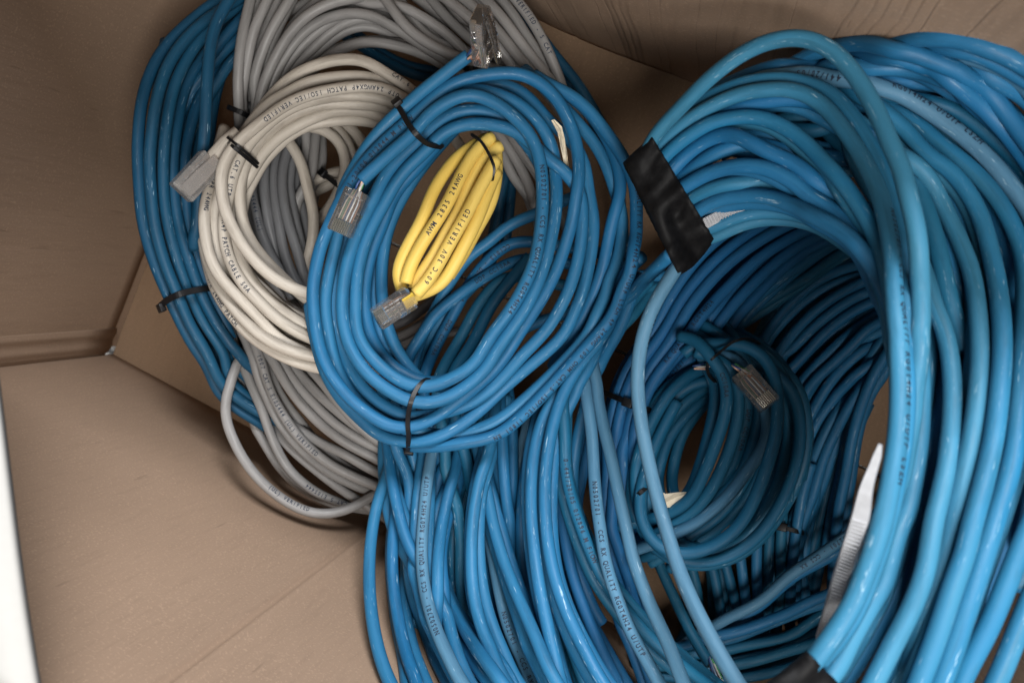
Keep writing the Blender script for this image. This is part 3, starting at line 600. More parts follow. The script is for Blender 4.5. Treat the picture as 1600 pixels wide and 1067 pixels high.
T 18|teal|t||372 370 370 372|1034,650 1017,692 1006,737 1006,777 1020,813 1051,841 1090,855
N 39|taped|b||250 240 232 228|1665,440 1650,540 1628,650 1595,770 1552,890 1495,1000 1440,1090
N 40|taped|b||245 238 232 228|1640,520 1610,660 1572,790 1530,900 1475,1000 1415,1090
"""
DIA = {'n': 0.0052, 'g': 0.0050, 'd': 0.0050, 'y': 0.0054}
def catmull(P, closed, step):
    P = np.asarray(P, float)
    Q = np.vstack([P[-1], P, P[0], P[1]]) if closed else np.vstack([2*P[0]-P[1], P, 2*P[-1]-P[-2]])
    out = []
    for i in range(len(Q)-3):
        p0, p1, p2, p3 = Q[i:i+4]
        d1 = max(np.linalg.norm(p1-p0), 1)**.5; d2 = max(np.linalg.norm(p2-p1), 1)**.5; d3 = max(np.linalg.norm(p3-p2), 1)**.5
        m1 = (p1-p0)/d1-(p2-p0)/(d1+d2)+(p2-p1)/d2
        m2 = (p2-p1)/d2-(p3-p1)/(d2+d3)+(p3-p2)/d3
        m1 *= d2; m2 *= d2
        n = max(2, int(np.linalg.norm(p2-p1)/2))
        t = np.arange(n)[:, None]/n
        out.append((2*t**3-3*t**2+1)*p1+(t**3-2*t**2+t)*m1+(-2*t**3+3*t**2)*p2+(t**3-t**2)*m2)
    if not closed: out.append(P[-1:])
    return resample(np.vstack(out), step, closed)
def resample(P, step, closed):
    if closed: P = np.vstack([P, P[:1]])
    L = np.concatenate([[0], np.cumsum(np.linalg.norm(np.diff(P, axis=0), axis=1))])
    n = max(6, int(L[-1]/step))
    s = np.linspace(0, L[-1], n, endpoint=not closed)
    return np.stack([np.interp(s, L, P[:, k]) for k in range(P.shape[1])], -1)
def smooth(P, it, closed):
    P = P.copy()
    for _ in range(it):
        if closed: P = (np.roll(P, 1, 0)+2*P+np.roll(P, -1, 0))/4
        else: P[1:-1] = (P[:-2]+2*P[1:-1]+P[2:])/4
    return P
STEP = 6.0
DEBUG = False
runs = []
for ln in DATA.strip().split('\n'):
    nm, coil, ma, cl, zz, pts = ln.split('|')
    P = [tuple(map(float, q.split(','))) for q in pts.split()]
    closed = cl == 'o'
    C = smooth(catmull(P, closed, STEP), 30 if nm[0] in 'HNRS' else 16, closed)
    C = resample(C, STEP, closed)
    n = len(C)
    z = [float(q) for q in zz.split()]
    if closed: z = z+z[:1]
    zi = np.interp(np.linspace(0, 1, n), np.linspace(0, 1, len(z)), z)
    zi = smooth(zi[:, None], 60, False)[:, 0]
    runs.append(dict(name=nm, coil=coil, mat=ma, closed=closed, px=C, z0=zi, r=DIA.get(ma, 0.0054)/2))
# hidden turns lying underneath: each follows a visible turn, a little to its side and deeper
frng = np.random.default_rng(5)
FILL = {'H': 1, 'N': 1, 'S': 1, 'D': 1, 'G': 0.45, 'T': 0.5, 'K': 1, 'V': 0.6, 'W': 0.3}
for r in list(runs)+[q for q in runs if q['name'][0] in 'HSV']:
    f = FILL.get(r['name'][0], 0)
    if frng.random() >= f or r['name'] in ('G stray', 'N 0', 'H 1', 'H 4', 'H 24', 'W arch', 'D 1', 'D 2', 'D 5', 'D 6', 'D 7', 'D 8', 'D 11', 'D 14', 'D R1', 'N 37', 'N 36', 'V 9'): continue
    C = r['px']; n = len(C)
    T = np.gradient(C, axis=0); T /= np.linalg.norm(T, axis=1)[:, None]
    twice = r.get('dup', 0); r['dup'] = twice+1
    sd = frng.choice((-1, 1)) if not twice else -r['sd']; r['sd'] = sd; am = frng.uniform(7, 13)
    wob = am*sd+5*np.sin(np.linspace(0, frng.uniform(3, 7), n)+frng.uniform(0, 6))
    Q = C+np.stack([-T[:, 1], T[:, 0]], -1)*wob[:, None]
    Q = smooth(Q, 10, r['closed'])
    Q = resample(Q, STEP, r['closed'])
    zz = np.interp(np.linspace(0, 1, len(Q)), np.linspace(0, 1, n), r['z0'])+(frng.uniform(5, 8) if r['name'][0] == 'N' else frng.uniform(7, 11))+3*twice
    mt = {'n': 'n', 'f': 'b', 's': 's', 'w': 'w'}.get(r['mat'], r['mat'])
    runs.append(dict(name=r['name'][0]+' under', coil=r['coil'], mat=mt, closed=r['closed'], px=Q, z0=zz, r=r['r'], under=True))
# free ends run on below their neighbours until they are out of sight
KEEP0 = {'F p2', 'F f1', 'G stray', 'R 3', 'N 0'}; KEEP1 = {'V 9', 'R 3', 'F k'}
for r in runs:
    if r['closed']: continue
    for end in (0, 1):
        if r['name'] in (KEEP0, KEEP1)[end] or r['name'][0] == 'Y' or (end == 0 and r['coil'] == 'taped' and r['px'][0][0] < 1075 and r['px'][0][1] < 420): continue
        C = r['px'] if end else r['px'][::-1]; z = r['z0'] if end else r['z0'][::-1]
        x, y = C[-1]
        if not (-20 < x < 1620 and -20 < y < 1087): k = 8; dive = 0.0
        else: k = 11; dive = 13.0
        d = C[-1]-C[-4]; a = math.atan2(d[1], d[0])
        d0 = C[-4]-C[-9] if len(C) > 9 else d
        curl = (math.atan2(d[1], d[0])-math.atan2(d0[1], d0[0])+math.pi) % (2*math.pi)-math.pi
        curl = max(-0.08, min(0.08, curl/5))
        ext = []; p = C[-1].copy(); ez = []
        for i in range(k):
            a += curl*0.8; p = p+STEP*np.array([math.cos(a), math.sin(a)]); ext.append(p.copy())
            ez.append(z[-1]+dive*((i+1)/k)**0.8)
        C = np.vstack([C, ext]); z = np.concatenate([z, ez])
        m2 = min(len(z), k+10)
        z[-m2:] = smooth(z[-m2:, None], 20, False)[:, 0]
        r['px'] = C if end else C[::-1]; r['z0'] = z if end else z[::-1]
# settle the runs: push overlapping cables apart along their lines of sight until none interpenetrate
PX = np.vstack([r['px'] for r in runs]); Z0 = np.concatenate([r['z0'] for r in runs])
SID = np.concatenate([np.full(len(r['px']), k) for k, r in enumerate(runs)])
RAD = np.concatenate([np.full(len(r['px']), r['r']*1000) for r in runs])
D = ray(PX[:, 0], PX[:, 1])
lim = np.full(len(PX), 1e9)
for nrm, off in ((np.array([0, 0, 1.0]), 0.0), (UX, 0.0), (-UX, -LEN), (WX, 0.0), (-WX, -WID)):
    # inside means dot(p-P1,nrm) >= off + r
    num = off+RAD/1000+0.0006-(CAMP-P1) @ nrm
    den = D @ nrm
    t = np.where(den < -1e-6, num/np.where(den < -1e-6, den, 1), 1e9)
    lim = np.minimum(lim, np.where(t > 0, t*1000, 1e9))
cell = 36
key = (PX[:, 0]//cell).astype(int)*1000+(PX[:, 1]//cell).astype(int)
order = np.argsort(key, kind='stable'); sk = key[order]
uniq, st = np.unique(sk, return_index=True); en = np.append(st[1:], len(sk))
cells = {k: order[a:b] for k, a, b in zip(uniq.tolist(), st, en)}
I = []; J = []
for k, ids in cells.items():
    nb = np.concatenate([cells[q] for q in (k+dx*1000+dy for dx in (-1, 0, 1) for dy in (-1, 0, 1)) if q in cells])
    d2 = ((PX[ids][:, None, :]-PX[nb][None, :, :])**2).sum(2)
    zm = (Z0[ids][:, None]+Z0[nb][None, :])/2
    need = (RAD[ids][:, None]+RAD[nb][None, :])*F/zm
    ok = (d2 < need**2) & (SID[ids][:, None] < SID[nb][None, :])
    a, b = np.nonzero(ok)
    I.append(ids[a]); J.append(nb[b])
I = np.concatenate(I); J = np.concatenate(J)
lat = np.sqrt(((PX[I]-PX[J])**2).sum(1))
# one order for each stretch along which two runs touch
o_ = np.lexsort((I, SID[J], SID[I]))
I = I[o_]; J = J[o_]; lat = lat[o_]
brk = np.ones(len(I), bool)
brk[1:] = (SID[I][1:] != SID[I][:-1]) | (SID[J][1:] != SID[J][:-1]) | (I[1:]-I[:-1] > 5)
seg = np.cumsum(brk)-1
mz = np.bincount(seg, weights=Z0[J]-Z0[I])/np.bincount(seg)
sgn = np.where(mz[seg] >= 0, 1.0, -1.0)
Z = Z0.copy(); Q = PX.copy()
starts = np.cumsum([0]+[len(r['px']) for r in runs])
endmask = np.zeros(len(Z), bool); endmask[starts[:-1]] = True; endmask[starts[1:]-1] = True
nP = len(Z)
DD = RAD[I]+RAD[J]
for it in range(220):
    zm = (Z[I]+Z[J])/2
    dx = (Q[J, 0]-Q[I, 0])*zm/F; dy = (Q[J, 1]-Q[I, 1])*zm/F; dz = Z[J]-Z[I]
    l2 = dx*dx+dy*dy
    wrong = (sgn*dz < 0) & (l2 < (0.75*DD)**2)
    dist = np.sqrt(l2+dz*dz)+1e-6
    pen = DD*0.985-dist
    act = (pen > 0) | wrong
    cz = np.where(wrong, sgn*np.sqrt(np.maximum(DD**2-l2, 0))-dz, np.where(pen > 0, pen*dz/dist, 0))*0.5
    lf = np.where((pen > 0) & ~wrong, pen/dist*0.35, 0)
    cx = lf*dx*F/zm; cy = lf*dy*F/zm
    cnt = np.maximum(np.bincount(I, act, nP)+np.bincount(J, act, nP), 1)
    Z = Z+(np.bincount(J, cz, nP)-np.bincount(I, cz, nP))/cnt*1.25
    for c, dq in ((0, cx), (1, cy)):
        Q[:, c] += (np.bincount(J, dq, nP)-np.bincount(I, dq, nP))/cnt
    Z += (Z0-Z)*(0.010 if it < 150 else 0.002)
    Zs = Z.copy(); Zs[1:-1] = (Z[:-2]+2*Z[1:-1]+Z[2:])/4
    Z = np.where(endmask, Z, Z*0.3+Zs*0.7)
    off = np.clip(Q-PX, -6, 6)
    of = off.copy(); of[1:-1] = (off[:-2]+2*off[1:-1]+off[2:])/4
    off = np.where(endmask[:, None], off, off*0.2+of*0.8)*0.99
    Q = PX+off
    Z = np.minimum(Z, lim)
if DEBUG: print('PEN', len(I), float(np.percentile(pen, 90)), float(np.percentile(pen, 97)), float(np.percentile(pen, 99.5)), 'wrong', int(wrong.sum()), file=_pf)
PX = Q
for k, r in enumerate(runs): r['px'] = Q[starts[k]:starts[k+1]]
TOP = {}
nxt = np.zeros(nP, bool)
zm = (Z[I]+Z[J])/2; latm = lat*zm/F
near_i = latm < RAD[J]*0.75; near_j = latm < RAD[I]*0.75
nxt[I[near_i & (Z[J] < Z[I]-1.5)]] = True
nxt[J[near_j & (Z[I] < Z[J]-1.5)]] = True      # True: another cable lies over this point
offs = (PX[:, 0] < -5) | (PX[:, 0] > 1605) | (PX[:, 1] < -5) | (PX[:, 1] > 1072)
nxt |= offs
for k, r in enumerate(runs):
    r['cut'] = (0, len(r['px']))
    if r['closed']: continue
    hid = nxt[starts[k]:starts[k+1]]; n = len(hid); a, b = 0, n
    mx = n//3 if r.get('under') else 12
    if r['name'] not in KEEP0:
        while a < mx and not hid[a]: a += 1
        if a == mx: a = 0
    if r['name'] not in KEEP1:
        while n-b < mx and not hid[b-1]: b -= 1
        if n-b == mx: b = n
    r['cut'] = (a, b)
    if DEBUG:
        for e, flag in ((0, not hid[a]), (1, not hid[b-1])):
            if flag: print('END', r['name'], 'start' if e == 0 else 'end', r['px'][a if e == 0 else b-1].round(), round(float(Z[starts[k]+(a if e == 0 else b-1)])), 'fill' if r.get('under') else '')
for k, r in enumerate(runs):
    z = Z[starts[k]:starts[k+1]]
    z = smooth(z[:, None], 8, r['closed'])[:, 0]
    a_, b_ = r['cut']; z = z[a_:b_]; r['px'] = r['px'][a_:b_]
    r['z'] = z
    r['P'] = at(r['px'][:, 0], r['px'][:, 1], z)
RUN = {(r['coil'], r['name']): r for r in runs}
RUN.update({(r['coil'], r['name'].split(' ', 1)[1]): r for r in runs if (r['coil'], r['name'].split(' ', 1)[1]) not in RUN and r['name'][0] in 'FYGTW'})

COILS = {
 'front': ('cable_coil', 'medium blue cable coil with two clear plugs lying on top around the yellow cable', 'cable coil'),
 'yellow': ('cable_coil', 'small bright yellow patch cable bundled inside the blue coil at the centre', 'patch cable'),
 'taped': ('cable_coil', 'largest bright blue cable coil wrapped with black tape, rising towards the lens on the right', 'cable coil'),
 'royal': ('cable_coil', 'deep royal blue cable coil lying below the black taped coil on the right', 'cable coil'),
 'teal': ('cable_coil', 'small dark teal blue patch cable coil with a clear plug inside the royal blue coil', 'patch cable'),
 'white': ('cable_coil', 'off white printed cable coil with a frosted plug pointing left', 'cable coil'),
 'grey': ('cable_coil', 'grey cable coil under the off white coil, one stray loop hanging out', 'cable coil'),
 'left': ('cable_coil', 'dark blue cable coil leaning in the far left corner behind the grey coil', 'cable coil'),
}
ROOT = {}
for k, (nm, lab, cat) in COILS.items():
    ROOT[k] = thing(nm, lab, cat, group='coils of network cable in the box')
    pts = np.vstack([r['P'] for r in runs if r['coil'] == k])
    c = pts.mean(0); c[2] = pts[:, 2].min()
    ROOT[k].location = c.tolist()
bpy.context.view_layer.update()
def adopt(o, parent):
    """keep world-space mesh data although the parent sits at the coil's base"""
    o.parent = parent
    if parent is not None:
        o.matrix_parent_inverse = parent.matrix_world.inverted()
    return o
for r in runs:
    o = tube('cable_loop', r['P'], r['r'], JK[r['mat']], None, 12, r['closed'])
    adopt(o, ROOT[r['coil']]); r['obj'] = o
bpy.context.view_layer.update()

# ------------------------------------------------------------------ printed lettering on the jackets
GL = {}
def glyph(ch):
    if ch in GL: return GL[ch]
    cu = bpy.data.curves.new('glyph', 'FONT'); cu.body = ch; cu.size = 1.0; cu.resolution_u = 2; cu.offset = 0.018; cu.align_x = 'CENTER'
    o = bpy.data.objects.new('glyph', cu); COL.objects.link(o)
    dg = bpy.context.evaluated_depsgraph_get(); dg.update()
    me = o.evaluated_get(dg).to_mesh()
    # cut the strokes up so that they can bend round the jacket
    bm = bmesh.new(); bm.from_mesh(me)
    bmesh.ops.triangulate(bm, faces=bm.faces[:])
    for _ in range(4):
        lg = [e for e in bm.edges if e.calc_length() > 0.17]
        if not lg: break
        bmesh.ops.subdivide_edges(bm, edges=lg, cuts=1)
        bmesh.ops.triangulate(bm, faces=bm.faces[:])
    bm.verts.index_update()
    V = np.array([v.co[:2] for v in bm.verts]) if len(bm.verts) else np.zeros((0, 2))
    Fc = [tuple(v.index for v in f.verts) for f in bm.faces]
    bm.free()
    bpy.data.objects.remove(o); bpy.data.curves.remove(cu)
    GL[ch] = (V, Fc); return GL[ch]
def lettering(coil, name, px, sense, text, h=0.0029, adv=0.00185, off=0.0, stretch=1.0):
    r = RUN[(coil, name)]
    P = r['P'] if sense > 0 else r['P'][::-1]
    q = r['px'] if sense > 0 else r['px'][::-1]
    if r['closed']:
        k = int(np.argmin(((q-np.array(px))**2).sum(1))); P = np.roll(P, -k, 0); s0 = 0.0
    L = np.concatenate([[0], np.cumsum(np.linalg.norm(np.diff(P, axis=0), axis=1))])
    if not r['closed']:
        s0 = L[int(np.argmin(((q-np.array(px))**2).sum(1)))]
    T, Nn, B = frames(P)
    V = []; Fc = []
    for i, ch in enumerate(text):
        s = s0+i*adv*stretch
        if ch == ' ' or s > L[-1]-0.002: continue
        gv, gf = glyph(ch)
        if not len(gv): continue
        n = len(V)
        ss = np.clip(s+gv[:, 0]*h*0.78, 0, L[-1]); aa = (gv[:, 1]-0.35)*h/r['r']+off
        pp = np.stack([np.interp(ss, L, P[:, k]) for k in range(3)], -1)
        nn = np.stack([np.interp(ss, L, Nn[:, k]) for k in range(3)], -1)
        tt = np.stack([np.interp(ss, L, T[:, k]) for k in range(3)], -1)
        bb = np.cross(nn, tt)      # left of the reading direction, seen from outside
        out = np.cos(aa)[:, None]*nn+np.sin(aa)[:, None]*bb
        vv = pp+out*(r['r']+0.00009)
        V += vv.tolist(); Fc += [tuple(n+x for x in f) for f in gf]
    if not V: return
    o = link('printed_text', mesh('printed_text', V, Fc), INK)
    o.parent = r['obj']; o.matrix_parent_inverse = r['obj'].matrix_world.inverted()
LT = [
 ('front', 'text1', (535, 300), 1, '441-20/06 012844 M FIOW', 0.1), ('front', 'text8', (994, 300), 1, 'QUALITY RX RG0T4H24 U/UTP LSZH 4P 24AWG 100 OHM CAT.5 ISO/IEC 11801 EN', 0.5),
 ('front', 'p2', (842, 265), 1, 'N0502701 - CCS RX QUALITY RG0T4H24', 0.25), ('taped', 'M 2', (742, 433), -1, 'DDP CC10AA', 0.2), ('taped', 'M 3', (790, 378), 1, 'CC1013 - DDP CC10AA', 0.2),
 ('taped', 'M 3', (702, 500), 1, 'DDP CC10AA', 0.1),
 ('taped', 'H 6', (690, 990), -1, 'N0502701 - CCS RX QUALITY RG0T4H24 U/UTP', 0.1), ('taped', 'R 2', (929, 755), 1, 'N0502701 - CCS RX QUALITY RG0T4H24 U/UTP', 0.0),
 ('taped', 'H 19', (880, 720), 1, '0-441/20/05 012896 M FIOW', 0.1), ('taped', 'H 20', (785, 960), 1, 'N0502701 - CCS RX', 0.0),
 ('royal', 'K text', (1330, 828), 1, 'N0502701 - CCS RX', 0.1), ('royal', 'S D', (1050, 575), -1, 'RX QUALITY RG0T4H24', 0.3), ('royal', 'S E', (1020, 635), -1, 'CCS - N0502701', 0.5),
 ('taped', 'N 17', (1330, 125), -1, '0-441/20/05 012896 M', -0.1), ('taped', 'N 17', (1385, 150), 1, 'RG0T4H24 U/UTP LSZH', 0.9),
 ('taped', 'N 1', (1400, 330), 1, 'N0502701 - CCS RX QUALITY RG0T4H24 U/UTP LSZH', 1.1),
 ('taped', 'R 3', (985, 480), 1, 'RG0T4H24', 1.5),
 ('white', 'W 2', (625, 145), 1, 'UTP 24AWGX4P PATCH ISO/IEC VERIFIED', 0.1), ('white', 'W 3', (382, 262), 1, 'CAT.6 UTP 24AWGX4P PATCH CABLE 50A', 0.0),
 ('white', 'W L5', (375, 400), 1, 'VERIFIED', 0.0), ('white', 'W L2', (325, 420), 1, 'UTP 4PR 24AWG PATCH', -0.4), ('white', 'W 1', (332, 265), 1, 'UTP 4PR 24AWG', 0.2), ('white', 'W arch', (615, 115), 1, 'CAT.6 UTP', 0.6),
 ('grey', 'G text', (405, 555), 1, '1007 CAT 5 E105444 (UL) VERIFIED', 0.0), ('grey', 'G 2', (575, 790), -1, 'CABLE CAT 5 E105444', 0.0), ('grey', 'G stray', (420, 765), 1, '(UL) VERIFIED', 0.5),
 ('grey', 'ctext', (812, 5), 1, 'VERIFIED - 5 CAT', 0.2), ('grey', 'm1', (395, 300), 1, 'E105444 (UL)', 0.0),
 ('yellow', '2', (672, 365), -1, 'AWM 2835 24AWG', 0.1), ('yellow', '4', (668, 438), -1, '60\u00b0C 30V VERIFIED', 0.0), ('yellow', '5', (700, 420), -1, '', 0.0),
 ('teal', '4', (1123, 590), 1, 'CC10AA', 0.0), ('teal', '6', (1195, 640), 1, 'DDP CC10AA', 0.4),
]
for c, n, px, sn, tx, of in LT:
    lettering(c, n, px, sn, tx, off=of, stretch=1.0 if c != 'yellow' else 1.1)

# ------------------------------------------------------------------ ties, tape, labels
ALLP = {k: (np.vstack([r['px'] for r in runs if r['coil'] == k]), np.concatenate([r['z'] for r in runs if r['coil'] == k]),
            np.concatenate([np.full(len(r['z']), r['r']*1000) for r in runs if r['coil'] == k])) for k in COILS}
def span(coil, x, y, win=30, near=None):
    q, z, rr = ALLP[coil]
    lat = np.sqrt(((q-np.array([x, y]))**2).sum(1))*z/F
    ok = lat < rr
    if near is not None: ok &= abs(z-near) < win
    if not ok.any(): return None
    hgt = np.sqrt(np.maximum(rr[ok]**2-lat[ok]**2, 0))
    return (z[ok]-hgt).min(), (z[ok]+hgt).max()
def ribbon(name, P, wv, nv, wdt, thk, m, parent, closed=False):
    """flat strap: P path, wv width directions, nv outward directions"""
    n = len(P); V = []; Fc = []
    wd = np.broadcast_to(np.asarray(wdt, float), (n,))
    prof = ((-.5, 0), (-.42, 1), (.42, 1), (.5, 0), (.42, -.3), (-.42, -.3))
    for i in range(n):
        for a, b in prof: V.append(P[i]+wv[i]*wd[i]*a+nv[i]*thk*b)
    k = len(prof); seg = n if closed else n-1
    for i in range(seg):
        j = (i+1) % n
        for a in range(k): Fc.append((i*k+a, i*k+(a+1) % k, j*k+(a+1) % k, j*k+a))
    if not closed:
        Fc.append(tuple(range(k))[::-1]); Fc.append(tuple((n-1)*k+a for a in range(k)))
    me = mesh(name, V, Fc)
    bm = bmesh.new(); bm.from_mesh(me); bmesh.ops.recalc_face_normals(bm, faces=bm.faces); bm.to_mesh(me); bm.free()
    o = link(name, me, m); adopt(o, parent); return o
def cable_tie(coil, pts, near, wdt=0.0024, m=None, head=None, tail=None, name='cable_tie', thick=0.0009, back=7.0):
    q = catmull(pts, False, 3.0)
    zt = []; zb = []
    for x, y in q:
        s = span(coil, x, y, 26, near)
        zt.append(s[0] if s else np.nan); zb.append(s[1] if s else np.nan)
    zt = np.array(zt); zb = np.array(zb); idx = np.arange(len(q)); ok = ~np.isnan(zt)
    if ok.sum() < 2: zt[:] = near; zb[:] = near+6; ok[:] = True
    zt = np.interp(idx, idx[ok], zt[ok]); zb = np.interp(idx, idx[ok], zb[ok])
    # taut strap: upper hull over the cables it binds
    for _ in range(60):
        s = zt.copy(); s[1:-1] = (zt[:-2]+zt[2:])/2; zt = np.minimum(zt, s)
    zt -= 0.5
    zb = np.maximum(zb.max(), near+back)*np.ones(len(q))
    zb = np.minimum(zb, zt.min()+24)
    e = np.sin(np.linspace(0, math.pi, len(q)))**0.5
    zt2 = zt+(1-e)*2.5
    zbm = zb*e+(zt2+1.5)*(1-e)
    loop = np.vstack([at(q[:, 0], q[:, 1], zt2), at(q[::-1, 0], q[::-1, 1], zbm[::-1])])
    loop = smooth(loop, 3, True)
    T, _, _ = frames(loop, True)
    ctr = loop.mean(0)
    view = ray(q[len(q)//2, 0], q[len(q)//2, 1]); view = view/np.linalg.norm(view)
    ax = np.cross(T[len(q)//2], view); ax /= np.linalg.norm(ax)
    wv = np.tile(ax, (len(loop), 1)); nv = np.cross(wv, T)
    out = loop-ctr
    nv *= np.where((nv*out).sum(1) < 0, -1, 1)[:, None]
    o = ribbon(name, loop, wv, nv, wdt, thick, m or BLACK, ROOT[coil], True)
    ROOTP = ROOT[coil]
    if head:
        hx, hy = head
        k = int(np.argmin(((q-np.array(head))**2).sum(1)))
        c = at(np.array(hx), np.array(hy), np.array(zt2[k]-0.6))
        t = T[k]; n = np.cross(ax, t); n = n if np.dot(n, CAMP-c) > 0 else -n
        me = bevel(boxes('tie_head', [((-0.0024, -0.0021, -0.0015), (0.0024, 0.0021, 0.0015))]), 0.0005)
        h = link('tie_head', me, m or BLACK, None, True)
        Mx = Matrix(np.array([t, ax, n]).T.tolist()).to_4x4(); Mx.translation = c
        h.parent = o; h.matrix_parent_inverse = o.matrix_world.inverted(); h.matrix_world = Mx
    return o
bpy.context.view_layer.update()
q_ = lambda s, ox, oy, k: [(ox+float(a.split(',')[0])/k, oy+float(a.split(',')[1])/k) for a in s.split()]
cable_tie('front', q_('655,380 700,450 750,540 820,630 900,690 1005,708', 480, 80, 4.743), 332, 0.0024, head=(621, 161))
cable_tie('front', q_('905,440 850,462 795,540 757,650 745,760 752,870 745,975', 480, 500, 4.743), 335, 0.0021, head=(639, 705))
cable_tie('left', q_('560,600 460,615 370,635 290,672 245,712', 180, 280, 3.5575), 385, 0.0032, head=(252, 481))
cable_tie('white', q_('605,768 660,820 720,870 795,935', 180, 0, 3.5575), 364, 0.0017, head=(352, 217))
cable_tie('white', q_('625,765 680,810 735,855 800,915', 180, 0, 3.5575), 364, 0.0013)
cable_tie('grey', q_('625,595 690,622 745,650', 180, 0, 3.5575), 392, 0.0026)
cable_tie('grey', q_('880,395 950,365 1040,345', 480, 0, 3.5575), 372, 0.0045, head=(736, 109))
cable_tie('white', q_('1135,950 1200,1000 1260,1050', 180, 0, 3.5575), 398, 0.0026, head=(505, 271))
cable_tie('yellow', q_('1215,620 1290,675 1350,770 1388,880 1362,965', 480, 80, 4.743), 328, 0.0013, back=5)
cable_tie('royal', q_('295,118 430,172 520,205 605,232', 860, 580, 3.5575), 366, 0.0026, head=(981, 629))
cable_tie('teal', q_('600,320 650,270 720,210 800,155 930,150 985,185', 980, 500, 4.743), 352, 0.0012, back=5)
cable_tie('teal', q_('610,290 590,340 605,410 665,462', 980, 500, 4.743), 342, 0.0014, back=6)
cable_tie('teal', q_('480,690 540,640', 860, 580, 3.5575), 360, 0.002)
cable_tie('royal', q_('1110,828 1280,865 1430,905', 860, 580, 3.5575), 408, 0.0024, head=(1222, 823))

def strap(name, pts, depth, wdt, m, parent, ribs=0, tilt=None, lab=None, thick=0.0011):
    """free flat strap with optional moulded ribs"""
    q = catmull(pts, False, 2.0); n = len(q)
    z = np.interp(np.linspace(0, 1, n), np.linspace(0, 1, len(depth)), depth)
    P = at(q[:, 0], q[:, 1], z); T, Nn, B = frames(P)
    wd = np.interp(np.linspace(0, 1, n), np.linspace(0, 1, len(wdt)), wdt)
    o = ribbon(name, P, B, Nn, wd, thick, m, parent)
    if ribs:
        L = np.concatenate([[0], np.cumsum(np.linalg.norm(np.diff(P, axis=0), axis=1))])
        V = []; Fc = []
        s = ribs[0]
        while s < min(ribs[1], L[-1]-0.001):
            f = lambda A: np.array([np.interp(s, L, A[:, k]) for k in range(3)])
            p = f(P); t = f(T); nn = f(Nn); bb = f(B); ww = np.interp(s, L, wd)*0.34
            k = len(V)
            for dt in (-0.0003, 0.0003):
                for sb in (-1, 1):
                    V.append(p+t*dt+bb*sb*ww+nn*thick*0.9); V.append(p+t*dt*0.4+bb*sb*ww+nn*(thick+0.00035))
            Fc += [(k, k+1, k+3, k+2), (k+4, k+6, k+7, k+5), (k+1, k+5, k+7, k+3), (k, k+4, k+5, k+1), (k+2, k+3, k+7, k+6)]
            s += 0.0011
        rb = link('rib_row', mesh('rib_row', V, Fc), m); rb.parent = o; rb.matrix_parent_inverse = o.matrix_world.inverted()
    return o
cl = strap('clear_cable_tie', q_('358,160 330,260 255,480 205,720 130,960 60,1180 0,1400 -60,1600', 1300, 660, 4.743), [200, 203, 208, 216, 226], [0.0010, 0.0021, 0.0024, 0.0028, 0.0033, 0.0038, 0.0043, 0.0046, 0.0046, 0.0046, 0.0046, 0.0046, 0.0046, 0.0046, 0.0046, 0.0046, 0.0046, 0.0046, 0.0046], NYLON, ROOT['taped'], (0.021, 0.2), thick=0.0013)
cl['label'] = 'long translucent white tie with its tapered end standing up'
n9 = RUN[('taped', 'N 9')]
def z9(x, y): return float(n9['z'][int(np.argmin(((n9['px']-np.array([x, y]))**2).sum(1)))])-3.3
sp = [(1102, 349), (1118, 341), (1140, 331), (1165, 319), (1200, 303), (1230, 290)]
strap('clear_cable_tie', sp, [z9(x, y+12) for x, y in sp], [0.0046, 0.0046], NYLON, ROOT['taped'], (0.0, 0.03), thick=0.0008)

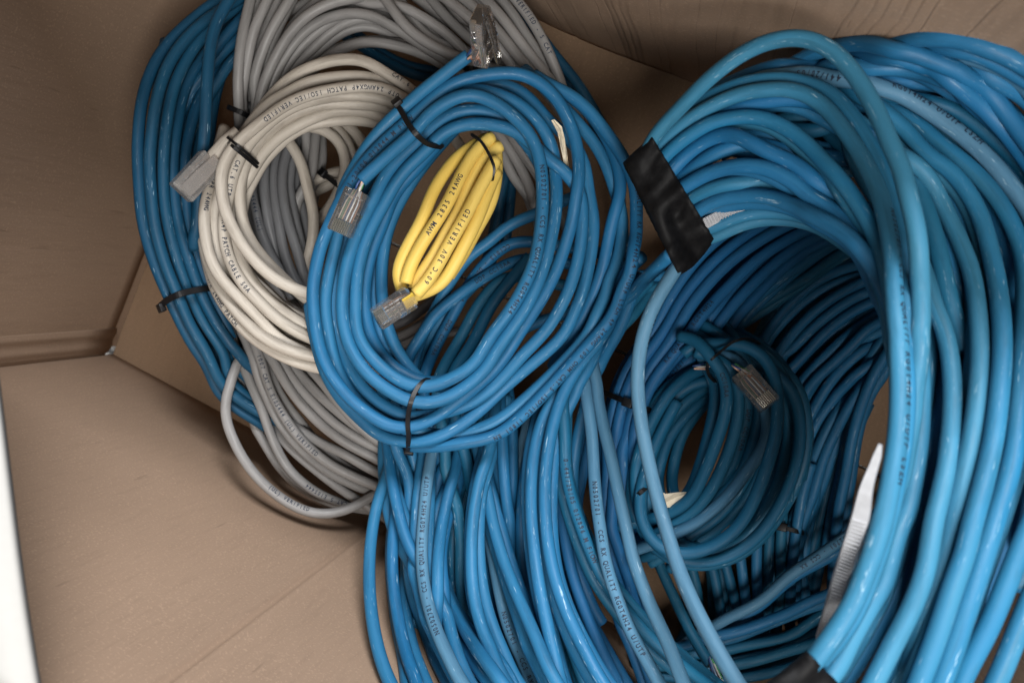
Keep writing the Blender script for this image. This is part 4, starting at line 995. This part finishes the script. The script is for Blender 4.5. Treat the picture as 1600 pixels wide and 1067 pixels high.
def tape_wrap(name, rings, near, parent, seed=3, back=9.0):
    """a sleeve pulled tight over the bundle: rings = straight pixel spans across it"""
    rs = random.Random(seed); m_ = 12; K = 40
    A = np.array(rings, float); loops = []
    for s_ in np.linspace(0, len(rings)-1, m_):
        e = [np.interp(s_, range(len(rings)), A[:, k]) for k in range(4)]
        t = np.linspace(0, 1, K)
        qx = e[0]+(e[2]-e[0])*t; qy = e[1]+(e[3]-e[1])*t
        z = np.array([(lambda q: q[0] if q else np.nan)(span('taped', x, y, 40, near)) for x, y in zip(qx, qy)])
        ok = ~np.isnan(z)
        z = np.interp(t, t[ok], z[ok]) if ok.sum() > 2 else np.full(K, near-4.0)
        loops.append((qx, qy, z))
    zz = np.array([l[2] for l in loops])
    for _ in range(3):
        q = zz.copy(); q[:, 1:-1] = (zz[:, :-2]+zz[:, 2:])/2; zz = np.minimum(zz, q)
        q = zz.copy(); q[1:-1] = (zz[:-2]+zz[2:])/2; zz = np.minimum(zz, q)
    zz -= 0.9
    zb = zz.max()+back
    V = []; Fc = []
    for i, (qx, qy, _) in enumerate(loops):
        t = np.linspace(0, 1, K)
        e = np.clip(np.sin(t*math.pi), 0, 1)**0.15
        top = zz[i]+(1-e)*3.0
        # creases where the tape folds over itself
        top = top-0.55*np.exp(-((t-0.62-0.018*i)/0.02)**2)-0.5*np.exp(-((t-0.3+0.012*i)/0.025)**2)-(0.5 if i > m_*0.55 else 0.0)*(t < 0.8)
        bot = zb-3*(1-e)
        jx = np.array([rs.uniform(-0.5, 0.5) for _ in t])
        V += at(qx+jx, qy, top).tolist()+at(qx[::-1], qy[::-1], np.maximum(bot, top+1.0)[::-1]).tolist()
    n = 2*K
    for i in range(m_-1):
        for k in range(n): Fc.append((i*n+k, i*n+(k+1) % n, (i+1)*n+(k+1) % n, (i+1)*n+k))
    me = mesh(name, V, Fc)
    bm = bmesh.new(); bm.from_mesh(me)
    bmesh.ops.recalc_face_normals(bm, faces=bm.faces); bmesh.ops.solidify(bm, geom=bm.faces[:], thickness=-0.0004)
    bm.to_mesh(me); bm.free()
    o = link(name, me, TAPE, None, True); adopt(o, parent); return o
tape_wrap('black_tape', [(1018, 212, 1116, 374), (1006, 226, 1098, 398), (990, 240, 1082, 416), (974, 256, 1060, 430)], 302, ROOT['taped'])
tape_wrap('black_tape', [(1262, 1018, 1430, 1190), (1236, 1040, 1360, 1230), (1190, 1075, 1300, 1270), (1150, 1100, 1240, 1290)], 200, ROOT['taped'], 9)

# crumpled paper flags
def paper(name, outline, depth, parent, seed):
    rs = random.Random(seed)
    n = len(outline)//2
    L_ = outline[:n]; R_ = outline[n:][::-1]
    V = []; Fc = []
    for i in range(n):
        for j in range(4):
            t = j/3; x = L_[i][0]*(1-t)+R_[i][0]*t; y = L_[i][1]*(1-t)+R_[i][1]*t
            V.append(at(np.array(x), np.array(y), np.array(depth[0]*(1-i/(n-1))+depth[1]*i/(n-1)+rs.uniform(-1.2, 1.2))))
    for i in range(n-1):
        for j in range(3): Fc.append((i*4+j, i*4+j+1, i*4+j+5, i*4+j+4))
    me = mesh(name, V, Fc)
    bm = bmesh.new(); bm.from_mesh(me); bmesh.ops.solidify(bm, geom=bm.faces[:], thickness=0.00025); bm.to_mesh(me); bm.free()
    o = link(name, me, PAPER); adopt(o, parent); return o
paper('paper_flag', q_('575,515 620,600 640,680 660,780 672,860 685,950 700,960 705,850 690,750 675,650 655,560 600,505', 740, 80, 4.743), (333, 338), ROOT['front'], 4)
paper('paper_flag', q_('560,690 620,760 700,750 780,690 770,670 700,672 640,680 600,660', 860, 580, 3.5575), (352, 352), ROOT['teal'], 5)

# ------------------------------------------------------------------ modular plugs
def plug(coil, rear, nose, d_rear, d_nose, roll, boot=False, stick=None, L=0.0215):
    a = at(np.array(rear[0]), np.array(rear[1]), np.array(d_rear)); b = at(np.array(nose[0]), np.array(nose[1]), np.array(d_nose))
    x = b-a; length = np.linalg.norm(x); x /= length
    vw = CAMP-a; z = vw-x*np.dot(vw, x); z /= np.linalg.norm(z); y = np.cross(z, x)
    cr, sr = math.cos(roll), math.sin(roll)
    y, z = y*cr+z*sr, z*cr-y*sr
    s = length/L
    Mx = Matrix((np.array([x, y, z]).T*s).tolist()).to_4x4(); Mx.translation = a
    W = 0.0117/2; hb = 0.0066/2
    me = boxes('plug', [((0.0, -W, -hb), (0.0090, W, hb)), ((0.0090, -W, -hb), (0.0215, W, hb*0.72))])
    me = bpy.data.meshes.new('plug')
    bm = bmesh.new()
    prof = [(0, -hb), (0.0215, -hb), (0.0215, hb*0.55), (0.0200, hb*0.72), (0.0110, hb*0.72), (0.0098, hb), (0.0, hb)]
    lo = [bm.verts.new((p[0], -W, p[1])) for p in prof]; hi = [bm.verts.new((p[0], W, p[1])) for p in prof]
    bm.faces.new(lo[::-1]); bm.faces.new(hi)
    for i in range(len(prof)):
        j = (i+1) % len(prof); bm.faces.new((lo[i], lo[j], hi[j], hi[i]))
    bmesh.ops.recalc_face_normals(bm, faces=bm.faces)
    bmesh.ops.bevel(bm, geom=bm.edges[:], offset=0.0004, segments=2, affect='EDGES')
    bm.to_mesh(me); bm.free()
    o = link('plug', me, FROST if boot else CLEAR)
    o.parent = ROOT[coil]; o.matrix_parent_inverse = ROOT[coil].matrix_world.inverted(); o.matrix_world = Mx
    def sub(nm, me2, m, sm=False):
        c = link(nm, me2, m, None, sm); c.parent = o; return c
    # latch: thin sloping tongue over the top
    bm = bmesh.new()
    pr = [(0.0205, hb*0.72), (0.0210, hb*0.72+0.0010), (0.0100, hb+0.0022), (0.0, hb+0.0034), (0.0, hb+0.0026), (0.0100, hb+0.0014), (0.0195, hb*0.72)]
    wl = [0.0030, 0.0030, 0.0030, 0.0022, 0.0022, 0.0030, 0.0030]
    lo = [bm.verts.new((p[0], -q2, p[1])) for p, q2 in zip(pr, wl)]; hi = [bm.verts.new((p[0], q2, p[1])) for p, q2 in zip(pr, wl)]
    bm.faces.new(lo[::-1]); bm.faces.new(hi)
    for i in range(len(pr)):
        j = (i+1) % len(pr); bm.faces.new((lo[i], lo[j], hi[j], hi[i]))
    bmesh.ops.recalc_face_normals(bm, faces=bm.faces)
    ml = bpy.data.meshes.new('latch'); bm.to_mesh(ml); bm.free()
    sub('latch', ml, FROST if boot else CLEAR)
    # eight gold contacts at the underside of the nose and eight wires running into it
    for k in range(8):
        yy = (k-3.5)*0.00102
        sub('contact', boxes('contact', [((0.0155, yy-0.00022, -hb-0.00025), (0.0212, yy+0.00022, -hb+0.0024))]), GOLD)
        wy = (k-3.5)*0.00095
        pts = [(-0.0005, wy*0.6, -0.0004), (0.006, wy, -0.0006), (0.011, wy, -0.0010), (0.0150, wy, -0.0012)]
        t = tube('wire', np.array(pts), 0.00040, PWIRE[(k*3) % 8], None, 6)
        t.parent = o
    sub('comb', boxes('comb', [((0.0092, -0.0048, 0.0006), (0.0100, 0.0048, 0.0021)), ((0.0128, -0.0048, -0.0012), (0.0133, 0.0048, 0.0018)), ((0.0030, -0.0046, -0.0030), (0.0036, 0.0046, -0.0024)),
        ((0.0100, -0.0053, -0.0010), (0.0205, -0.0050, 0.0016)), ((0.0100, 0.0050, -0.0010), (0.0205, 0.0053, 0.0016))]), FROST)
    sub('latch_slot', boxes('latch_slot', [((0.0062, -0.0034, hb-0.0012), (0.0068, 0.0034, hb-0.0002))]), BLACK)
    if stick == 'y':
        sub('strain_relief', bevel(boxes('strain_relief', [((-0.001, -0.0030, 0.0016), (0.0058, 0.0030, hb+0.0003))]), 0.0003), YTRANS)
    return o
bpy.context.view_layer.update()
plug('front', (757, 92), (752, 22), 318, 300, math.radians(70))
plug('front', (560, 300), (531, 366), 322, 322, math.radians(200))
plug('yellow', (642, 464), (588, 500), 323, 318, math.radians(-24), stick='y')
plug('white', (330, 250), (283, 302), 360, 352, math.radians(-15), boot=True)
plug('teal', (1158, 582), (1203, 634), 338, 330, math.radians(170))
# pairs bridging the jackets' ends and the plugs
def leads(coil, a, b, da, db, n, spread=0.0011):
    pa = at(np.array(a[0]), np.array(a[1]), np.array(da)); pb = at(np.array(b[0]), np.array(b[1]), np.array(db))
    for k in range(n):
        t = np.linspace(-0.25, 1.15, 12)[:, None]
        off = np.array([math.cos(k*2.4), math.sin(k*2.4), 0.3*math.cos(k)])*spread
        P = pa+(pb-pa)*t+off*(0.7+0.6*t)+np.array([0, 0, 1])*0.0012*np.sin(t*3.1+k)
        adopt(tube('wire', P, 0.00048, WIRES[(k*3+1) % 8], None, 6), ROOT[coil])
leads('front', (735, 88), (750, 72), 323, 315, 7)
leads('front', (566, 285), (556, 306), 322, 322, 5)
leads('teal', (1150, 573), (1166, 584), 340, 337, 6)
leads('taped', (1112, 1036), (1122, 1062), 378, 372, 7, 0.0016)
leads('teal', (1088, 573), (1104, 572), 352, 352, 4)
# stripped jacket sleeves: short white shield rings at the cut ends
white_boot = tube('boot', at(np.array([372., 352, 338, 326]), np.array([205., 222, 240, 256]), np.array([362., 361, 360, 359])), [0.0027, 0.0029, 0.0032, 0.0034], JK['w'], None, 12)
adopt(white_boot, ROOT['white'])
print('runs', len(runs), 'points', nP, 'pairs', len(I))
